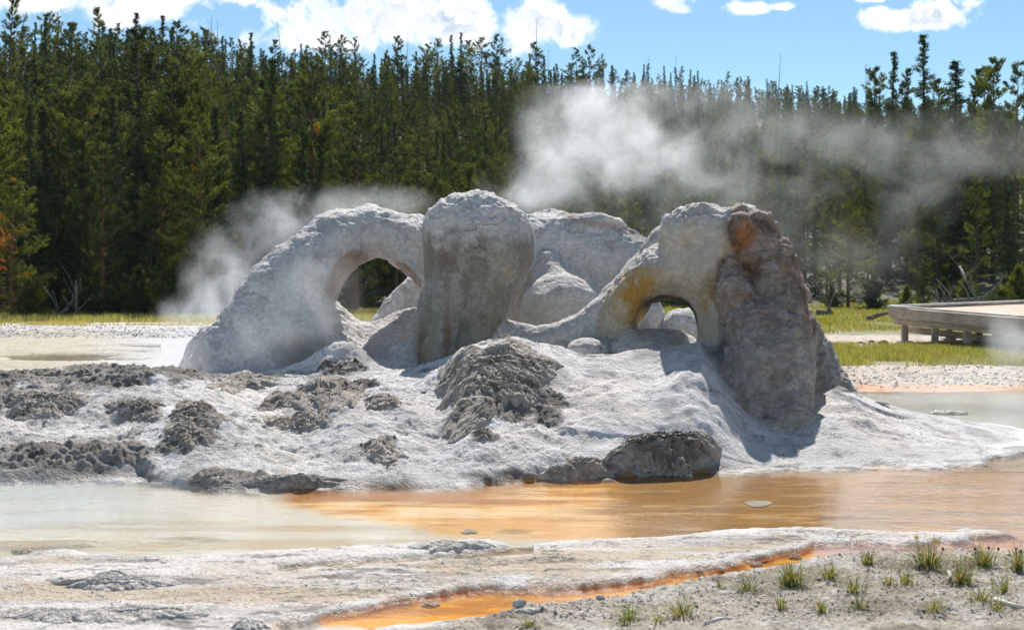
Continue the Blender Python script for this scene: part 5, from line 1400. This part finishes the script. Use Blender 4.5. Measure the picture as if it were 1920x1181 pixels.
# ------------------------------------------------------------------ steam
def steam(name, lo, hi, blobs, dens, scale, label, step=.35, thr=(.40, .68), aniso=.35, stretch=(1, 1, 1)):
    lo, hi = np.array(lo, float), np.array(hi, float); c = (lo + hi) / 2; hs = (hi - lo) / 2
    V = [(sx * hs[0], sy * hs[1], sz * hs[2]) for sx in (-1, 1) for sy in (-1, 1) for sz in (-1, 1)]
    me = bpy.data.meshes.new(name); me.from_pydata(V, [], [(0, 1, 3, 2), (4, 6, 7, 5), (0, 4, 5, 1), (2, 3, 7, 6), (0, 2, 6, 4), (1, 5, 7, 3)]); me.update()
    m, t = new_mat(name); p = t.pos()
    warp = t.vm('SCALE', t.vm('SUBTRACT', t.noise(p, scale * .6, 2, .5, out='Color'), (.5, .5, .5)), scale=.9 / scale)
    q = t.vm('ADD', p, warp)
    f = None
    for b in blobs:
        bc, br, s = b
        d = t.vm('LENGTH', t.vm('DIVIDE', t.vm('SUBTRACT', q, tuple(bc)), tuple(br)), out=1)
        e = t.m('MULTIPLY', t.m('MAXIMUM', t.m('SUBTRACT', 1.0, d), 0.0), s)
        f = e if f is None else t.m('ADD', f, e)
    n = t.noise(t.vm('MULTIPLY', q, stretch), scale, 8, .64, .3)
    dn = t.m('MULTIPLY', t.m('MULTIPLY', f, t.mr(n, *thr)), dens)
    v = t.n.new('ShaderNodeVolumePrincipled'); t.set(v.inputs['Color'], (.93, .96, 1.0, 1)); t.set(v.inputs['Density'], dn); t.set(v.inputs['Anisotropy'], aniso)
    v.inputs['Density Attribute'].default_value = ''
    t.out(vol=v.outputs[0]); m.cycles.volume_step_rate = step
    o = link(name, me, m, loc=tuple(c)); tag(o, label, 'steam', kind='stuff')
    return o
def SB(px, py, Y, rx, ry, d, s): return (W(px, py, Y), (rx * Y / F, d, ry * Y / F), s)
steam('steam_plume', (-1.2, 20.9, .6), (9.2, 24.2, 4.9),
      [SB(1130, 250, 22.5, 190, 135, 1.3, 2.3), SB(1010, 340, 22.4, 90, 60, .9, .9), SB(1090, 320, 22.4, 180, 80, 1.2, 1.1), SB(1000, 372, 22.2, 110, 50, .8, .6), SB(1250, 300, 22.5, 150, 80, 1.0, .7), SB(1330, 240, 22.6, 230, 110, 1.2, .55), SB(1400, 350, 22.6, 220, 80, 1.2, .42), SB(1560, 270, 22.6, 200, 90, 1.2, .34),
       SB(1450, 440, 22.4, 200, 90, 1.1, .24), SB(1800, 270, 22.6, 260, 80, 1.2, .36), SB(1720, 370, 22.6, 90, 120, 1.0, .34), SB(1600, 480, 22.4, 160, 100, 1.0, .14),
       SB(1180, 370, 22.2, 260, 80, .9, .45), SB(960, 360, 22.2, 90, 70, .8, .5)],
      1.2, 1.1, 'large white steam plume drifting right behind the geyser in front of the forest', thr=(.37, .80), stretch=(1, 1, 1.15))
steam('steam_wisp', (-5.2, 19.3, .1), (-.9, 21.4, 3.2),
      [SB(430, 520, 20.4, 120, 110, .9, .9), SB(400, 590, 20.4, 130, 60, .9, .8), SB(520, 420, 20.4, 110, 70, .8, .8), SB(680, 385, 20.4, 170, 46, .8, .6), SB(590, 390, 20.4, 90, 50, .8, .5), SB(330, 600, 20.3, 120, 40, .8, .4)],
      1.15, 1.6, 'thin steam curling up behind the left shoulder of the large arch', thr=(.38, .66))
steam('steam_wisp', (-3.4, 15.2, .45), (-1.2, 16.9, 2.0),
      [SB(590, 560, 16.2, 110, 110, .6, .7), SB(500, 640, 16.2, 90, 80, .6, .5), SB(650, 620, 16.2, 100, 60, .5, .5)],
      1.0, 2.2, 'faint steam in front of the lower part of the large arch', thr=(.36, .64))
steam('steam_wisp', (9.3, 25.4, .05), (12.5, 28.2, 1.5),
      [SB(1890, 650, 26.8, 90, 50, 1.1, .9), SB(1860, 610, 26.8, 80, 50, 1.1, .4)],
      .9, 1.6, 'pale steam patch over the grass in front of the wooden deck', thr=(.34, .60))
steam('steam_wisp', (5.0, 17.6, .03), (9.0, 20.6, 1.0),
      [SB(1760, 735, 19, 150, 40, 1.2, .7), SB(1850, 700, 19, 120, 50, 1.2, .6)],
      .5, 1.6, 'faint steam lying over the back pool right of the mound', thr=(.34, .62))
steam('steam_wisp', (-5.8, 15.9, .35), (-3.2, 18.4, 1.3),
      [SB(260, 690, 17, 130, 40, 1.0, .7), SB(330, 660, 17, 90, 60, .9, .5)],
      .6, 1.8, 'ground-hugging steam on the flats left of the large arch', thr=(.34, .62))

# ------------------------------------------------------------------ air
def make_haze():
    lo, hi = np.array([-320, -70, -3.]), np.array([320, 420, 62.]); c = (lo + hi) / 2; hs = (hi - lo) / 2
    V = [(sx * hs[0], sy * hs[1], sz * hs[2]) for sx in (-1, 1) for sy in (-1, 1) for sz in (-1, 1)]
    me = bpy.data.meshes.new('haze'); me.from_pydata(V, [], [(0, 1, 3, 2), (4, 6, 7, 5), (0, 4, 5, 1), (2, 3, 7, 6), (0, 2, 6, 4), (1, 5, 7, 3)]); me.update()
    m, t = new_mat('haze'); v = t.n.new('ShaderNodeVolumePrincipled'); t.set(v.inputs['Color'], (.75, .86, 1.0, 1)); t.set(v.inputs['Density'], .0001)
    v.inputs['Density Attribute'].default_value = ''
    t.out(vol=v.outputs[0]); tag(link('haze', me, m, loc=tuple(c)), 'pale blue air over the far forest', 'haze', kind='stuff')
make_haze()
print('trees', NTREE, 'far', len(far))
